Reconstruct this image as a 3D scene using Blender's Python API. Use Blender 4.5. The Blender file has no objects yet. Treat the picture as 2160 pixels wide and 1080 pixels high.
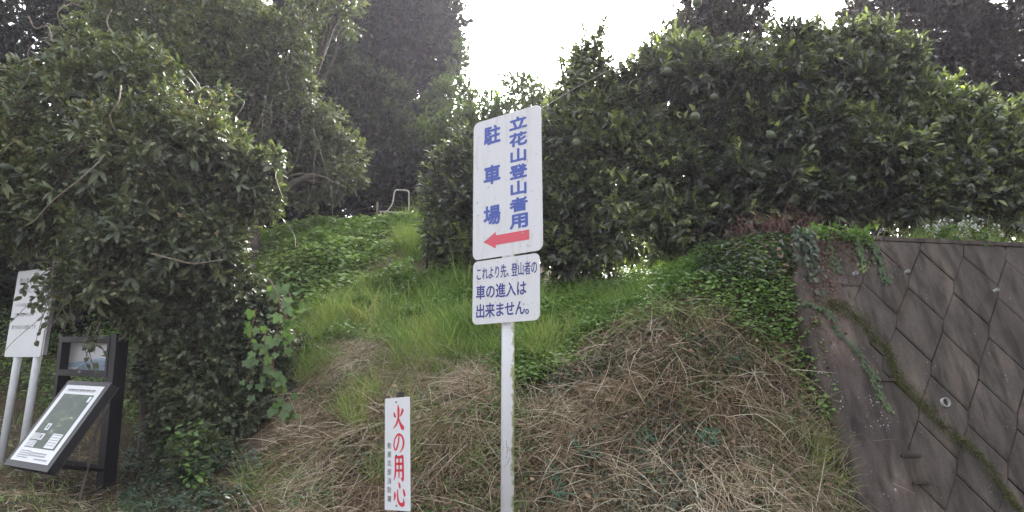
import bpy, math
import numpy as np
from mathutils import Vector, Matrix

S = bpy.context.scene
R = math.radians
# ------------------------------------------------------------------ camera
F = 1430.0; PITCH = R(11.85); EYE = 1.6
cd = bpy.data.cameras.new('camera'); cam = bpy.data.objects.new('camera', cd)
S.collection.objects.link(cam); S.camera = cam
cd.sensor_width = 36; cd.lens = F / 2160 * 36; cd.clip_start = 0.05; cd.clip_end = 3000
cam.location = (0, 0, EYE); cam.rotation_euler = (R(90) + PITCH, 0, 0)
# ------------------------------------------------------------------ sky and sun
SUN_EL, SUN_AZ = 34, 9            # behind the trees, a little right of the view axis
w = bpy.data.worlds.new('World'); S.world = w; w.use_nodes = True
nt = w.node_tree; nt.nodes.clear()
sk = nt.nodes.new('ShaderNodeTexSky'); sk.sky_type = 'NISHITA'; sk.sun_disc = False
sk.sun_elevation = R(SUN_EL); sk.sun_rotation = R(SUN_AZ); sk.air_density = 1.0; sk.dust_density = 6.0; sk.ozone_density = 1.0
hs = nt.nodes.new('ShaderNodeHueSaturation'); hs.inputs['Saturation'].default_value = 0.22
bg = nt.nodes.new('ShaderNodeBackground'); bg.inputs['Strength'].default_value = 0.15
wo = nt.nodes.new('ShaderNodeOutputWorld')
nt.links.new(sk.outputs[0], hs.inputs['Color']); nt.links.new(hs.outputs[0], bg.inputs['Color']); nt.links.new(bg.outputs[0], wo.inputs['Surface'])
sl = bpy.data.lights.new('sun', 'SUN'); sl.energy = 2.8; sl.angle = R(14); sl.color = (1.0, 0.95, 0.86)
sun = bpy.data.objects.new('sun', sl); S.collection.objects.link(sun)
sdir = Vector((math.sin(R(SUN_AZ)) * math.cos(R(SUN_EL)), math.cos(R(SUN_AZ)) * math.cos(R(SUN_EL)), math.sin(R(SUN_EL))))
sun.rotation_euler = sdir.to_track_quat('Z', 'Y').to_euler()
S.view_settings.view_transform = 'Standard'; S.view_settings.look = 'None'
S.view_settings.exposure = 2.3; S.view_settings.gamma = 1.0
S.render.engine = 'CYCLES'
S.cycles.use_denoising = True; S.cycles.max_bounces = 6; S.cycles.diffuse_bounces = 3
S.cycles.transmission_bounces = 4; S.cycles.glossy_bounces = 2; S.cycles.volume_bounces = 0
S.cycles.caustics_reflective = False; S.cycles.caustics_refractive = False

rng = np.random.default_rng(7)
def nrm(v): return v / np.maximum(np.linalg.norm(v, axis=-1, keepdims=True), 1e-9)
CP, SP = math.cos(PITCH), math.sin(PITCH)
def P(px, py, Y):                       # a point of the place at distance Y along the road's normal
    x = (px - 1080) / F; y = (540 - py) / F
    k = Y / (CP - y * SP)
    return np.array([x * k, Y, EYE + (SP + y * CP) * k])
def proj(Q):
    d = Q[:, 1] * CP + (Q[:, 2] - EYE) * SP; v = -Q[:, 1] * SP + (Q[:, 2] - EYE) * CP
    d = np.where(d > 0.1, d, 0.1)
    return np.stack([1080 + F * Q[:, 0] / d, 540 - F * v / d], -1)
def inpoly(p, poly):
    x, y = p[:, 0], p[:, 1]; r = np.zeros(len(p), bool); n = len(poly)
    for i in range(n):
        x1, y1 = poly[i]; x2, y2 = poly[(i + 1) % n]
        c = (y1 > y) != (y2 > y)
        r ^= c & (x < (x2 - x1) * (y - y1) / ((y2 - y1) if y2 != y1 else 1e-9) + x1)
    return r
# ------------------------------------------------------------------ noise
_T = np.random.default_rng(3).random((256, 256))
def noise2(x, y):
    xi = np.floor(x).astype(int); yi = np.floor(y).astype(int); fx = x - xi; fy = y - yi
    fx = fx * fx * (3 - 2 * fx); fy = fy * fy * (3 - 2 * fy)
    a = _T[xi & 255, yi & 255]; b = _T[(xi + 1) & 255, yi & 255]; c = _T[xi & 255, (yi + 1) & 255]; d = _T[(xi + 1) & 255, (yi + 1) & 255]
    return (a * (1 - fx) + b * fx) * (1 - fy) + (c * (1 - fx) + d * fx) * fy
def fbm(x, y, o=3):
    r = 0; a = .5
    for i in range(o): r = r + a * noise2(x * 2 ** i + 17 * i, y * 2 ** i + 31 * i); a *= .5
    return r
def noise3(p, f):
    return (noise2(p[:, 0] * f + p[:, 2] * f * .7 + 5, p[:, 1] * f + 9) + noise2(p[:, 2] * f + 40, (p[:, 0] - p[:, 1] * .6) * f + 60)) * .5
# ------------------------------------------------------------------ materials
def mat(name):
    m = bpy.data.materials.new(name); m.use_nodes = True
    n = m.node_tree.nodes; b = n['Principled BSDF']
    return m, n, m.node_tree.links, b
def ramp(n, stops):
    r = n.new('ShaderNodeValToRGB'); e = r.color_ramp.elements
    while len(e) < len(stops): e.new(0.5)
    for i, (p, c) in enumerate(stops): e[i].position = p; e[i].color = (*c, 1)
    return r
def leaf_mat(name, stops, rough=.42, trans=.3, tmul=(1.5, 1.7, .7), spec=.5):
    m, n, l, b = mat(name)
    a = n.new('ShaderNodeAttribute'); a.attribute_name = 'tint'
    r = ramp(n, stops); l.new(a.outputs['Fac'], r.inputs[0]); l.new(r.outputs[0], b.inputs['Base Color'])
    b.inputs['Roughness'].default_value = rough; b.inputs['Specular IOR Level'].default_value = spec
    if trans > 0:
        t = n.new('ShaderNodeBsdfTranslucent'); mu = n.new('ShaderNodeMix'); mu.data_type = 'RGBA'; mu.blend_type = 'MULTIPLY'
        mu.inputs[0].default_value = 1; mu.clamp_result = False
        l.new(r.outputs[0], mu.inputs[6]); mu.inputs[7].default_value = (*tmul, 1); l.new(mu.outputs[2], t.inputs['Color'])
        mx = n.new('ShaderNodeMixShader'); mx.inputs[0].default_value = trans
        l.new(b.outputs[0], mx.inputs[1]); l.new(t.outputs[0], mx.inputs[2])
        l.new(mx.outputs[0], n['Material Output'].inputs['Surface'])
    return m
def plain(name, col, rough=.5, metal=0, var=0, scale=8, col2=None, bump=0, spec=.5):
    m, n, l, b = mat(name)
    b.inputs['Roughness'].default_value = rough; b.inputs['Metallic'].default_value = metal; b.inputs['Specular IOR Level'].default_value = spec
    b.inputs['Base Color'].default_value = (*col, 1)
    if var or col2:
        tc = n.new('ShaderNodeTexCoord'); no = n.new('ShaderNodeTexNoise'); no.inputs['Scale'].default_value = scale; no.inputs['Detail'].default_value = 8
        no.inputs['Roughness'].default_value = .65
        l.new(tc.outputs['Object'], no.inputs['Vector'])
        c2 = col2 or tuple(c * (1 - var) for c in col)
        r = ramp(n, [(.38, c2), (.62, col)]); l.new(no.outputs[0], r.inputs[0]); l.new(r.outputs[0], b.inputs['Base Color'])
        if bump:
            bu = n.new('ShaderNodeBump'); bu.inputs['Strength'].default_value = bump; bu.inputs['Distance'].default_value = .01
            l.new(no.outputs[0], bu.inputs['Height']); l.new(bu.outputs[0], b.inputs['Normal'])
    return m
G = dict(
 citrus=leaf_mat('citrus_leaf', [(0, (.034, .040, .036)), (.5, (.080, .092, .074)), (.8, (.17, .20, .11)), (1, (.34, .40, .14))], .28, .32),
 loquat=leaf_mat('large_leaf', [(0, (.045, .058, .038)), (.55, (.095, .12, .070)), (.88, (.18, .21, .10)), (1, (.26, .22, .13))], .45, .22),
 small=leaf_mat('vine_leaf', [(0, (.040, .052, .036)), (.5, (.092, .115, .068)), (.85, (.20, .23, .11)), (1, (.28, .22, .14))], .4, .25),
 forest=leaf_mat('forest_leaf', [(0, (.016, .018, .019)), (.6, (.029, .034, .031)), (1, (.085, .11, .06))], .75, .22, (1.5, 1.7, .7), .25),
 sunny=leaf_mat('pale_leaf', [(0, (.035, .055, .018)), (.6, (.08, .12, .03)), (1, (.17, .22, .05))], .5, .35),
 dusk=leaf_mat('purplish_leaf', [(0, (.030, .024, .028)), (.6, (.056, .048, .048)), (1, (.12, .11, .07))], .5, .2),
 ivy=leaf_mat('dark_ivy_leaf', [(0, (.026, .045, .030)), (.6, (.055, .085, .050)), (.88, (.10, .14, .06)), (1, (.20, .08, .07))], .4, .1),
 grape=leaf_mat('lobed_leaf', [(0, (.05, .09, .035)), (.7, (.10, .17, .06)), (1, (.22, .28, .07))], .45, .3),
 weed=leaf_mat('weed_leaf', [(0, (.045, .09, .022)), (.5, (.11, .20, .05)), (1, (.24, .36, .09))], .5, .3),
 kudzu=leaf_mat('kudzu_leaf', [(0, (.06, .11, .035)), (.5, (.16, .26, .08)), (1, (.34, .45, .14))], .5, .25),
 grass=leaf_mat('grass_blade', [(0, (.08, .13, .025)), (.5, (.20, .31, .095)), (.85, (.36, .46, .17)), (1, (.45, .40, .20))], .5, .35, (1.3, 1.4, .6)),
 straw=leaf_mat('dry_straw', [(0, (.09, .065, .043)), (.4, (.25, .18, .105)), (.75, (.42, .35, .25)), (1, (.68, .61, .48))], .75, .1, (1.2, 1.1, .9), .25),
 dead=leaf_mat('dead_leaf', [(0, (.07, .04, .025)), (.6, (.16, .09, .055)), (1, (.30, .20, .12))], .7, .1),
 red=leaf_mat('reddish_leaf', [(0, (.08, .03, .025)), (.6, (.16, .06, .05)), (1, (.26, .12, .09))], .5, .2),
 moss=leaf_mat('moss', [(0, (.05, .06, .02)), (.6, (.10, .11, .03)), (1, (.17, .17, .05))], .9, 0),
 petal=leaf_mat('white_petal', [(0, (.6, .6, .58)), (1, (.85, .85, .82))], .6, .3, (1, 1, 1)),
 bark=plain('bark', (.10, .08, .065), .85, var=.6, scale=14, bump=.5),
 stem=plain('pale_stem', (.22, .18, .125), .7, var=.5, scale=20),
 redstem=plain('red_stem', (.20, .09, .08), .7, var=.5, scale=20),
 white=None,
 post=plain('white_post_paint', (.74, .77, .80), .4, var=.12, scale=9),
 white2=plain('white_enamel', (.72, .74, .77), .35, var=.04, scale=4),
 back=plain('bare_aluminium', (.45, .46, .47), .45, metal=.6, var=.2),
 blue=plain('blue_print', (.055, .10, .40), .5),
 navy=plain('dark_blue_print', (.03, .045, .24), .5),
 redp=plain('red_print', (.62, .035, .06), .45),
 coral=plain('faded_red_print', (.66, .09, .13), .5),
 black=plain('black_print', (.02, .02, .022), .5),
 grey=plain('grey_print', (.20, .21, .23), .5),
 dark=plain('dark_brown_metal', (.013, .013, .017), .4, var=.3, scale=6),
 stake=plain('black_stake', (.02, .02, .022), .55, var=.3),
 galv=plain('rusty_tube', (.62, .60, .58), .45, col2=(.42, .34, .28), scale=25),
 pvc=plain('drain_plastic', (.36, .37, .36), .5, var=.25, scale=20),
 hole=plain('pipe_inside', (.06, .06, .06), .9),
 rod=plain('old_rod', (.16, .13, .11), .7, var=.4, scale=12),
 blackwire=plain('dark_wire', (.05, .05, .05), .5),
 silk=plain('pale_cord', (.55, .50, .45), .6),
 net=plain('green_netting', (.03, .22, .13), .6, var=.4, scale=30),
 fruit=plain('green_fruit', (.085, .115, .055), .42, var=.35, scale=18, bump=.2),
)
def sign_mat():
    m, n, l, b = mat('painted_aluminium'); b.inputs['Roughness'].default_value = .38
    tc = n.new('ShaderNodeTexCoord'); mp = n.new('ShaderNodeMapping'); mp.inputs['Scale'].default_value = (9, 9, 1.2); l.new(tc.outputs['Object'], mp.inputs[0])
    st = n.new('ShaderNodeTexNoise'); st.inputs['Scale'].default_value = 3; st.inputs['Detail'].default_value = 7; l.new(mp.outputs[0], st.inputs['Vector'])
    sp = n.new('ShaderNodeTexNoise'); sp.inputs['Scale'].default_value = 45; sp.inputs['Detail'].default_value = 5; l.new(tc.outputs['Object'], sp.inputs['Vector'])
    r1 = ramp(n, [(.30, (.58, .59, .58)), (.48, (.66, .67, .70))]); l.new(st.outputs[0], r1.inputs[0])
    r2 = ramp(n, [(.26, (.62, .60, .54)), (.36, (1, 1, 1))]); l.new(sp.outputs[0], r2.inputs[0])
    mu = n.new('ShaderNodeMix'); mu.data_type = 'RGBA'; mu.blend_type = 'MULTIPLY'; mu.inputs[0].default_value = 1; l.new(r1.outputs[0], mu.inputs[6]); l.new(r2.outputs[0], mu.inputs[7])
    l.new(mu.outputs[2], b.inputs['Base Color']); return m
G['white'] = sign_mat()
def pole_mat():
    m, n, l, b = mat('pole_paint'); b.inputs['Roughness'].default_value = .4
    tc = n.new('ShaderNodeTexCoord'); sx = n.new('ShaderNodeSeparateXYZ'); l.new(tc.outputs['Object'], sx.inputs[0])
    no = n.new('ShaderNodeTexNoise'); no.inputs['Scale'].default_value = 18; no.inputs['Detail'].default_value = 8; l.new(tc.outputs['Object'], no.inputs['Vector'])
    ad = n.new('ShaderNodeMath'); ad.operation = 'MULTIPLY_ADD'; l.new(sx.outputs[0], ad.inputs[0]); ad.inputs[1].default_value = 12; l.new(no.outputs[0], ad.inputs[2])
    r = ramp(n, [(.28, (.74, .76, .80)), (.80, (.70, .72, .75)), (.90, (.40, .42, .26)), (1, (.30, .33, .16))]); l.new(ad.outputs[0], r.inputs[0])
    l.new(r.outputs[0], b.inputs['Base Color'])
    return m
G['pole'] = pole_mat()
def concrete(name, c1, c2, c3, fine=1.0):
    m, n, l, b = mat(name); b.inputs['Roughness'].default_value = .88; b.inputs['Specular IOR Level'].default_value = .3
    tc = n.new('ShaderNodeTexCoord'); mp = n.new('ShaderNodeMapping'); mp.inputs['Scale'].default_value = (1.6, 1, .55)
    l.new(tc.outputs['Object'], mp.inputs[0])
    a = n.new('ShaderNodeTexNoise'); a.inputs['Scale'].default_value = 2.2; a.inputs['Detail'].default_value = 9; a.inputs['Roughness'].default_value = .7; l.new(mp.outputs[0], a.inputs['Vector'])
    f = n.new('ShaderNodeTexNoise'); f.inputs['Scale'].default_value = 90; f.inputs['Detail'].default_value = 6; f.inputs['Roughness'].default_value = .75; l.new(tc.outputs['Object'], f.inputs['Vector'])
    v = n.new('ShaderNodeTexVoronoi'); v.inputs['Scale'].default_value = 38; l.new(tc.outputs['Object'], v.inputs['Vector'])
    r = ramp(n, [(.32, c1), (.52, c2), (.7, c3)]); l.new(a.outputs[0], r.inputs[0])
    r2 = ramp(n, [(.30, (.55, .55, .55)), (.52, (1, 1, 1)), (.72, (1.0, 1.0, 1.0)), (.80, (1, 1, 1))]); l.new(f.outputs[0], r2.inputs[0])
    mu = n.new('ShaderNodeMix'); mu.data_type = 'RGBA'; mu.blend_type = 'MULTIPLY'; mu.inputs[0].default_value = .8; l.new(r.outputs[0], mu.inputs[6]); l.new(r2.outputs[0], mu.inputs[7])
    mq = n.new('ShaderNodeMapping'); mq.inputs['Scale'].default_value = (7, 7, .45); l.new(tc.outputs['Object'], mq.inputs[0])
    sq = n.new('ShaderNodeTexNoise'); sq.inputs['Scale'].default_value = 1.6; sq.inputs['Detail'].default_value = 6; l.new(mq.outputs[0], sq.inputs['Vector'])
    rq = ramp(n, [(.36, (.50, .48, .44)), (.52, (1, 1, 1)), (.70, (1.25, 1.2, 1.15))]); l.new(sq.outputs[0], rq.inputs[0])
    mw = n.new('ShaderNodeMix'); mw.data_type = 'RGBA'; mw.blend_type = 'MULTIPLY'; mw.inputs[0].default_value = .85; l.new(mu.outputs[2], mw.inputs[6]); l.new(rq.outputs[0], mw.inputs[7]); mu = mw
    # small pale aggregate and lichen specks
    k = n.new('ShaderNodeTexNoise'); k.inputs['Scale'].default_value = 7; k.inputs['Detail'].default_value = 4; l.new(tc.outputs['Object'], k.inputs['Vector'])
    lt = n.new('ShaderNodeMath'); lt.operation = 'LESS_THAN'; l.new(v.outputs['Distance'], lt.inputs[0])
    th = n.new('ShaderNodeMapRange'); th.inputs[1].default_value = .50; th.inputs[2].default_value = .72; th.inputs[3].default_value = 0.0; th.inputs[4].default_value = .22 * fine; l.new(k.outputs[0], th.inputs[0]); l.new(th.outputs[0], lt.inputs[1])
    m2 = n.new('ShaderNodeMix'); m2.data_type = 'RGBA'; l.new(lt.outputs[0], m2.inputs[0]); l.new(mu.outputs[2], m2.inputs[6]); m2.inputs[7].default_value = (.34, .32, .30, 1)
    l.new(m2.outputs[2], b.inputs['Base Color'])
    bu = n.new('ShaderNodeBump'); bu.inputs['Strength'].default_value = .6; bu.inputs['Distance'].default_value = .012; l.new(f.outputs[0], bu.inputs['Height']); l.new(bu.outputs[0], b.inputs['Normal'])
    return m
G['block'] = concrete('block_concrete', (.048, .041, .037), (.090, .076, .067), (.155, .125, .102), .8)
G['band'] = concrete('cast_concrete', (.050, .042, .040), (.095, .076, .069), (.20, .165, .14), 1.6)
G['mortar'] = concrete('joint_mortar', (.038, .032, .026), (.064, .053, .042), (.095, .083, .056), .3)
def soil_mat():
    m, n, l, b = mat('soil'); b.inputs['Roughness'].default_value = .95; b.inputs['Specular IOR Level'].default_value = .2
    tc = n.new('ShaderNodeTexCoord')
    a = n.new('ShaderNodeTexNoise'); a.inputs['Scale'].default_value = 1.3; a.inputs['Detail'].default_value = 10; a.inputs['Roughness'].default_value = .7; l.new(tc.outputs['Object'], a.inputs['Vector'])
    r = ramp(n, [(.35, (.03, .025, .018)), (.52, (.062, .046, .032)), (.70, (.14, .09, .06))]); l.new(a.outputs[0], r.inputs[0]); l.new(r.outputs[0], b.inputs['Base Color'])
    f = n.new('ShaderNodeTexNoise'); f.inputs['Scale'].default_value = 30; f.inputs['Detail'].default_value = 8; l.new(tc.outputs['Object'], f.inputs['Vector'])
    bu = n.new('ShaderNodeBump'); bu.inputs['Strength'].default_value = .9; bu.inputs['Distance'].default_value = .03; l.new(f.outputs[0], bu.inputs['Height']); l.new(bu.outputs[0], b.inputs['Normal'])
    return m
G['soil'] = soil_mat()
# ------------------------------------------------------------------ object helpers
def link(o, parent=None):
    S.collection.objects.link(o)
    if parent is not None: o.parent = parent
    return o
def tag(o, label=None, cat=None, group=None, kind=None):
    if label: o['label'] = label
    if cat: o['category'] = cat
    if group: o['group'] = group
    if kind: o['kind'] = kind
    return o
def empty(name, loc, label, cat, group=None):
    o = bpy.data.objects.new(name, None); o.location = tuple(float(v) for v in loc); o.empty_display_size = .2
    return tag(link(o), label, cat, group)
def np_mesh(name, V, faces, m, parent=None, tint=None, smooth=False):
    """V (n,3) world coordinates; faces a list of int arrays (k, m), one per polygon size"""
    me = bpy.data.meshes.new(name)
    off = np.zeros(3)
    if parent is not None: off = np.array(parent.matrix_basis.translation if parent.parent is None else parent.parent.location)
    V = np.asarray(V, float) - off
    me.vertices.add(len(V)); me.vertices.foreach_set('co', V.astype(np.float32).ravel())
    faces = [np.asarray(f) for f in faces if len(f)]
    loops = np.concatenate([f.ravel() for f in faces]).astype(np.int32)
    tot = np.concatenate([np.full(len(f), f.shape[1]) for f in faces]).astype(np.int32)
    st = np.concatenate([[0], np.cumsum(tot)[:-1]]).astype(np.int32)
    me.loops.add(len(loops)); me.loops.foreach_set('vertex_index', loops)
    me.polygons.add(len(tot)); me.polygons.foreach_set('loop_start', st)
    me.update(calc_edges=True)
    if smooth: me.polygons.foreach_set('use_smooth', np.ones(len(tot), bool))
    if tint is not None:
        at = me.attributes.new('tint', 'FLOAT', 'POINT'); at.data.foreach_set('value', np.clip(tint, 0, 1).astype(np.float32))
    me.materials.append(m); me.validate()
    return link(bpy.data.objects.new(name, me), parent)
class MB:
    def __init__(s): s.v = []; s.f = []
    def add(s, v, f):
        b = len(s.v); s.v += [tuple(map(float, p)) for p in v]; s.f += [tuple(i + b for i in q) for q in f]
    def box(s, c, a, b, d, bev=0.0):       # centre, three half-axis vectors
        c, a, b, d = map(np.array, (c, a, b, d))
        s.add([c + i * a + j * b + k * d for k in (-1, 1) for j in (-1, 1) for i in (-1, 1)],
              [(0, 2, 3, 1), (4, 5, 7, 6), (0, 1, 5, 4), (2, 6, 7, 3), (0, 4, 6, 2), (1, 3, 7, 5)])
    def tube(s, pts, rad, n=8, cap=True):
        pts = np.array(pts, float); rad = np.broadcast_to(np.array(rad, float), (len(pts),))
        T = nrm(np.gradient(pts, axis=0)); up = np.array([0, 0, 1.]) if abs(T[0][2]) < .9 else np.array([1., 0, 0])
        N = nrm(np.cross(T[0], up)); V = []
        for i in range(len(pts)):
            N = N - T[i] * (N @ T[i]); N = N / max(np.linalg.norm(N), 1e-9); B = np.cross(T[i], N)
            for k in range(n):
                a = 2 * math.pi * k / n; V.append(pts[i] + rad[i] * (math.cos(a) * N + math.sin(a) * B))
        Fc = [(i * n + k, i * n + (k + 1) % n, (i + 1) * n + (k + 1) % n, (i + 1) * n + k) for i in range(len(pts) - 1) for k in range(n)]
        if cap: Fc += [tuple(range(n))[::-1], tuple((len(pts) - 1) * n + k for k in range(n))]
        s.add(V, Fc)
    def build(s, name, m, parent=None, smooth=False, bevel=0):
        me = bpy.data.meshes.new(name)
        off = np.array(parent.location) if parent is not None and parent.parent is None else (np.array(parent.parent.location) if parent is not None else np.zeros(3))
        me.from_pydata([tuple(np.array(p) - off) for p in s.v], [], s.f); me.update()
        me.materials.append(m)
        if smooth: me.polygons.foreach_set('use_smooth', [True] * len(me.polygons))
        o = link(bpy.data.objects.new(name, me), parent)
        if bevel:
            b = o.modifiers.new('bevel', 'BEVEL'); b.width = bevel; b.segments = 2
        return o
def spline(pts, n):
    pts = np.array(pts, float); q = np.concatenate([[2 * pts[0] - pts[1]], pts, [2 * pts[-1] - pts[-2]]]); out = []
    for i in range(1, len(q) - 2):
        for t in np.linspace(0, 1, n, endpoint=False):
            out.append(.5 * ((2 * q[i]) + (-q[i - 1] + q[i + 1]) * t + (2 * q[i - 1] - 5 * q[i] + 4 * q[i + 1] - q[i + 2]) * t * t + (-q[i - 1] + 3 * q[i] - 3 * q[i + 1] + q[i + 2]) * t ** 3))
    out.append(pts[-1]); return np.array(out)
# leaf templates: x along, y across, z up
def tpl_leaf(wd, fold=.25, curl=.25):
    st = [(0, 0), (.22, .75), (.5, 1), (.78, .66), (1, 0)]
    v = []
    for x, k in st:
        z = -curl * x * x
        if k == 0: v.append((x, 0, z))
        else: v += [(x, -wd * k, z + fold * wd * k), (x, 0, z), (x, wd * k, z + fold * wd * k)]
    q = [(1, 2, 5, 4), (2, 3, 6, 5), (4, 5, 8, 7), (5, 6, 9, 8)]; t = [(0, 2, 1), (0, 3, 2), (7, 8, 10), (8, 9, 10)]
    return np.array(v), np.array(t), np.array(q)
def tpl_small(wd, fold=.3):
    return np.array([(0, 0, 0), (.5, -wd, fold * wd), (.5, wd, fold * wd), (1, 0, -.12), (.5, 0, -.02)]), np.array([(0, 4, 1), (0, 2, 4), (1, 4, 3), (4, 2, 3)]), None
def tpl_lobed():
    a = [(0, .12, .16), (28, .0, 0)]
    ang = [-168, -125, -100, -62, -38, -18, 0, 18, 38, 62, 100, 125, 168]
    rad = [.30, .62, .48, .80, .52, .78, 1.02, .78, .52, .80, .48, .62, .30]
    v = [(.35, 0, -.03)] + [(.35 + .62 * r * math.cos(R(t)), .62 * r * math.sin(R(t)), .06 * abs(math.sin(R(t))) - .10 * r) for t, r in zip(ang, rad)]
    return np.array(v), np.array([(0, i, i + 1) for i in range(1, 13)]), None
T_CIT = tpl_leaf(.20, .35, .28); T_LOQ = tpl_leaf(.155, .3, .38); T_OV = tpl_leaf(.30, .2, .15)
T_S = tpl_small(.30); T_N = tpl_small(.2); T_LOB = tpl_lobed()
def frame(D, N):
    X = nrm(D); Z = nrm(N - X * np.sum(N * X, -1, keepdims=True)); return X, np.cross(Z, X), Z
def leaf_mesh(name, m, tp, Pn, D, N, size, tint, parent=None):
    tv, tt, tq = tp; X, Y, Z = frame(D, N); n = len(Pn); k = len(tv); s = size[:, None, None]
    V = Pn[:, None, :] + s * (tv[None, :, 0, None] * X[:, None, :] + tv[None, :, 1, None] * Y[:, None, :] + tv[None, :, 2, None] * Z[:, None, :])
    o = (np.arange(n) * k)[:, None, None]
    fs = [(tt[None] + o).reshape(-1, 3)]
    if tq is not None: fs.append((tq[None] + o).reshape(-1, 4))
    return np_mesh(name, V.reshape(-1, 3), fs, m, parent, np.repeat(tint, k))
def rdir(n, r=rng):
    return nrm(r.normal(size=(n, 3)))
# ------------------------------------------------------------------ crowns
def lobe(px, py, Y, rx, ry=None, dp=.8):
    c = P(px, py, Y); s = Y / F; ry = ry or rx
    return (*c, rx * s, rx * s * dp, ry * s)
def sample_crown(lobes, n, shell=.45, amp=.28, gaps=.36, gf=1.6, out=0):
    L = np.array(lobes)
    if out:                                # small outgrowths so that the outline is ragged
        k = rng.integers(0, len(L), out); d = rdir(out); d[:, 2] = d[:, 2] * .8 + .25; E_ = L[k].copy(); E_[:, :3] += nrm(d) * L[k, 3:6] * rng.uniform(.85, 1.15, (out, 1)); s_ = rng.uniform(.16, .34, (out, 1)) * L[k, 3:4]
        E_[:, 3:6] = s_ * [1, 1, 1.3]; L = np.concatenate([L, E_])
    wgt = L[:, 3] * L[:, 5] + L[:, 3] * L[:, 4]; wgt /= wgt.sum()
    res = []; od = []; got = 0
    while got < n:
        k = rng.choice(len(L), n * 2, p=wgt); d = rdir(n * 2)
        r = rng.random(n * 2) ** shell
        c = L[k, :3]; rad = L[k, 3:6]
        rr = r * (1 - amp * .5 + amp * 2 * (noise3(d * 1.0 + c, 2.4) - .5) + rng.normal(0, .05, n * 2))
        p = c + d * rad * rr[:, None]
        keep = noise3(p, gf / rad.mean(1).mean()) > gaps * (0.5 + .5 * r)
        # prefer what is not deep in another lobe
        q = (p[:, None, :] - L[None, :, :3]) / L[None, :, 3:6]; dm = np.linalg.norm(q, axis=2).min(1)
        keep &= (dm > .45) | (rng.random(n * 2) < .35)
        res.append(p[keep]); od.append(d[keep]); got += keep.sum()
    return np.concatenate(res)[:n], np.concatenate(od)[:n]
def sprigs(lobes, n, per, size, m, tp, parent, name='crown', spread=.9, length=2.2, tipbright=.3, up=.35, droop=0.0, whorl=False, twigs=True, base_t=.45, vt=.16, shell=.45, amp=.28, gaps=.36, svar=.25, gf=1.6, out=0):
    p, o = sample_crown(lobes, n, shell, amp, gaps, gf, out)
    d = nrm(o * .8 + rdir(n) * .75 + np.array([0, 0, up - droop]))
    L = size * length * rng.uniform(.6, 1.3, n)
    patch = noise3(p, 2.2)
    ts = base_t + (patch - .5) * .7 + rng.normal(0, .10, n)
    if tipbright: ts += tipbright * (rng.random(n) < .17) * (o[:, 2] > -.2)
    idx = np.repeat(np.arange(n), per); t = np.tile(np.linspace(.12, 1, per), n)
    if whorl: t = .82 + .18 * t
    P0 = p[idx] + d[idx] * (L[idx] * t)[:, None]
    ax = rdir(len(idx)); ax = nrm(ax - d[idx] * np.sum(ax * d[idx], -1, keepdims=True))
    f = spread * rng.uniform(.6, 1.25, len(idx)) * (1.1 - .5 * t if not whorl else 1.0)
    D = nrm(d[idx] + ax * f[:, None] + np.array([0, 0, -droop]))
    N = nrm(d[idx] * 1.0 + np.array([0, 0, .7]) + rdir(len(idx)) * .5)
    sz = size * rng.uniform(1 - svar, 1 + svar, len(idx))
    ti = ts[idx] + rng.normal(0, vt, len(idx)) + .12 * (t - .5)
    ti = np.where(ti > .93, np.where(rng.random(len(idx)) < .35, ti, .8), ti)
    leaf_mesh(name, m, tp, P0, D, N, sz, ti, parent)
    if twigs:
        k = np.arange(0, n, 2 if n < 4000 else 5); r0 = size * .035
        a = p[k] - d[k] * (L[k] * .6)[:, None]; b = p[k] + d[k] * L[k][:, None]
        mid = (a + b) / 2 + rdir(len(k)) * (L[k] * .08)[:, None]
        u = nrm(np.cross(d[k], [0.3, .2, 1])); v = np.cross(d[k], u)
        rings = []
        for q, r in ((a, r0 * 1.4), (mid, r0), (b, r0 * .4)):
            for g in range(3):
                an = g * 2.094; rings.append(q + r * (math.cos(an) * u + math.sin(an) * v))
        V = np.stack(rings, 1); nn = len(k); of = (np.arange(nn) * 9)[:, None, None]
        fq = np.array([(i * 3 + g, i * 3 + (g + 1) % 3, (i + 1) * 3 + (g + 1) % 3, (i + 1) * 3 + g) for i in range(2) for g in range(3)])
        np_mesh('twigs', V.reshape(-1, 3), [(fq[None] + of).reshape(-1, 4)], G['bark'], parent)
    return p
def trunk(base, lobes, r, parent, m=None, wob=.12, name='trunk'):
    mb = MB(); L = np.array(lobes); top = L[:, :3].mean(0); base = np.array(base, float)
    h = top - base; fork = base + h * .35 + rng.normal(0, wob, 3) * np.linalg.norm(h) * .3
    mb.tube(spline([base - [0, 0, .15], base + h * .15 + rng.normal(0, .02, 3), fork], 5), np.linspace(r * 1.25, r * .8, 11), 9)
    for l in L:
        c = l[:3]; mid = fork + (c - fork) * .5 + rng.normal(0, wob, 3) * np.linalg.norm(c - fork) * .5
        pts = spline([fork, mid, c + rng.normal(0, .1, 3) * l[3]], 5); mb.tube(pts, np.linspace(r * .5, r * .13, len(pts)), 6)
        for j in range(3):
            e = c + rdir(1)[0] * l[3:6] * .8; q = spline([mid, (mid + e) / 2 + rng.normal(0, .06, 3), e], 4)
            mb.tube(q, np.linspace(r * .25, r * .05, len(q)), 5)
    return mb.build(name, m or G['bark'], parent, True)
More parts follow.
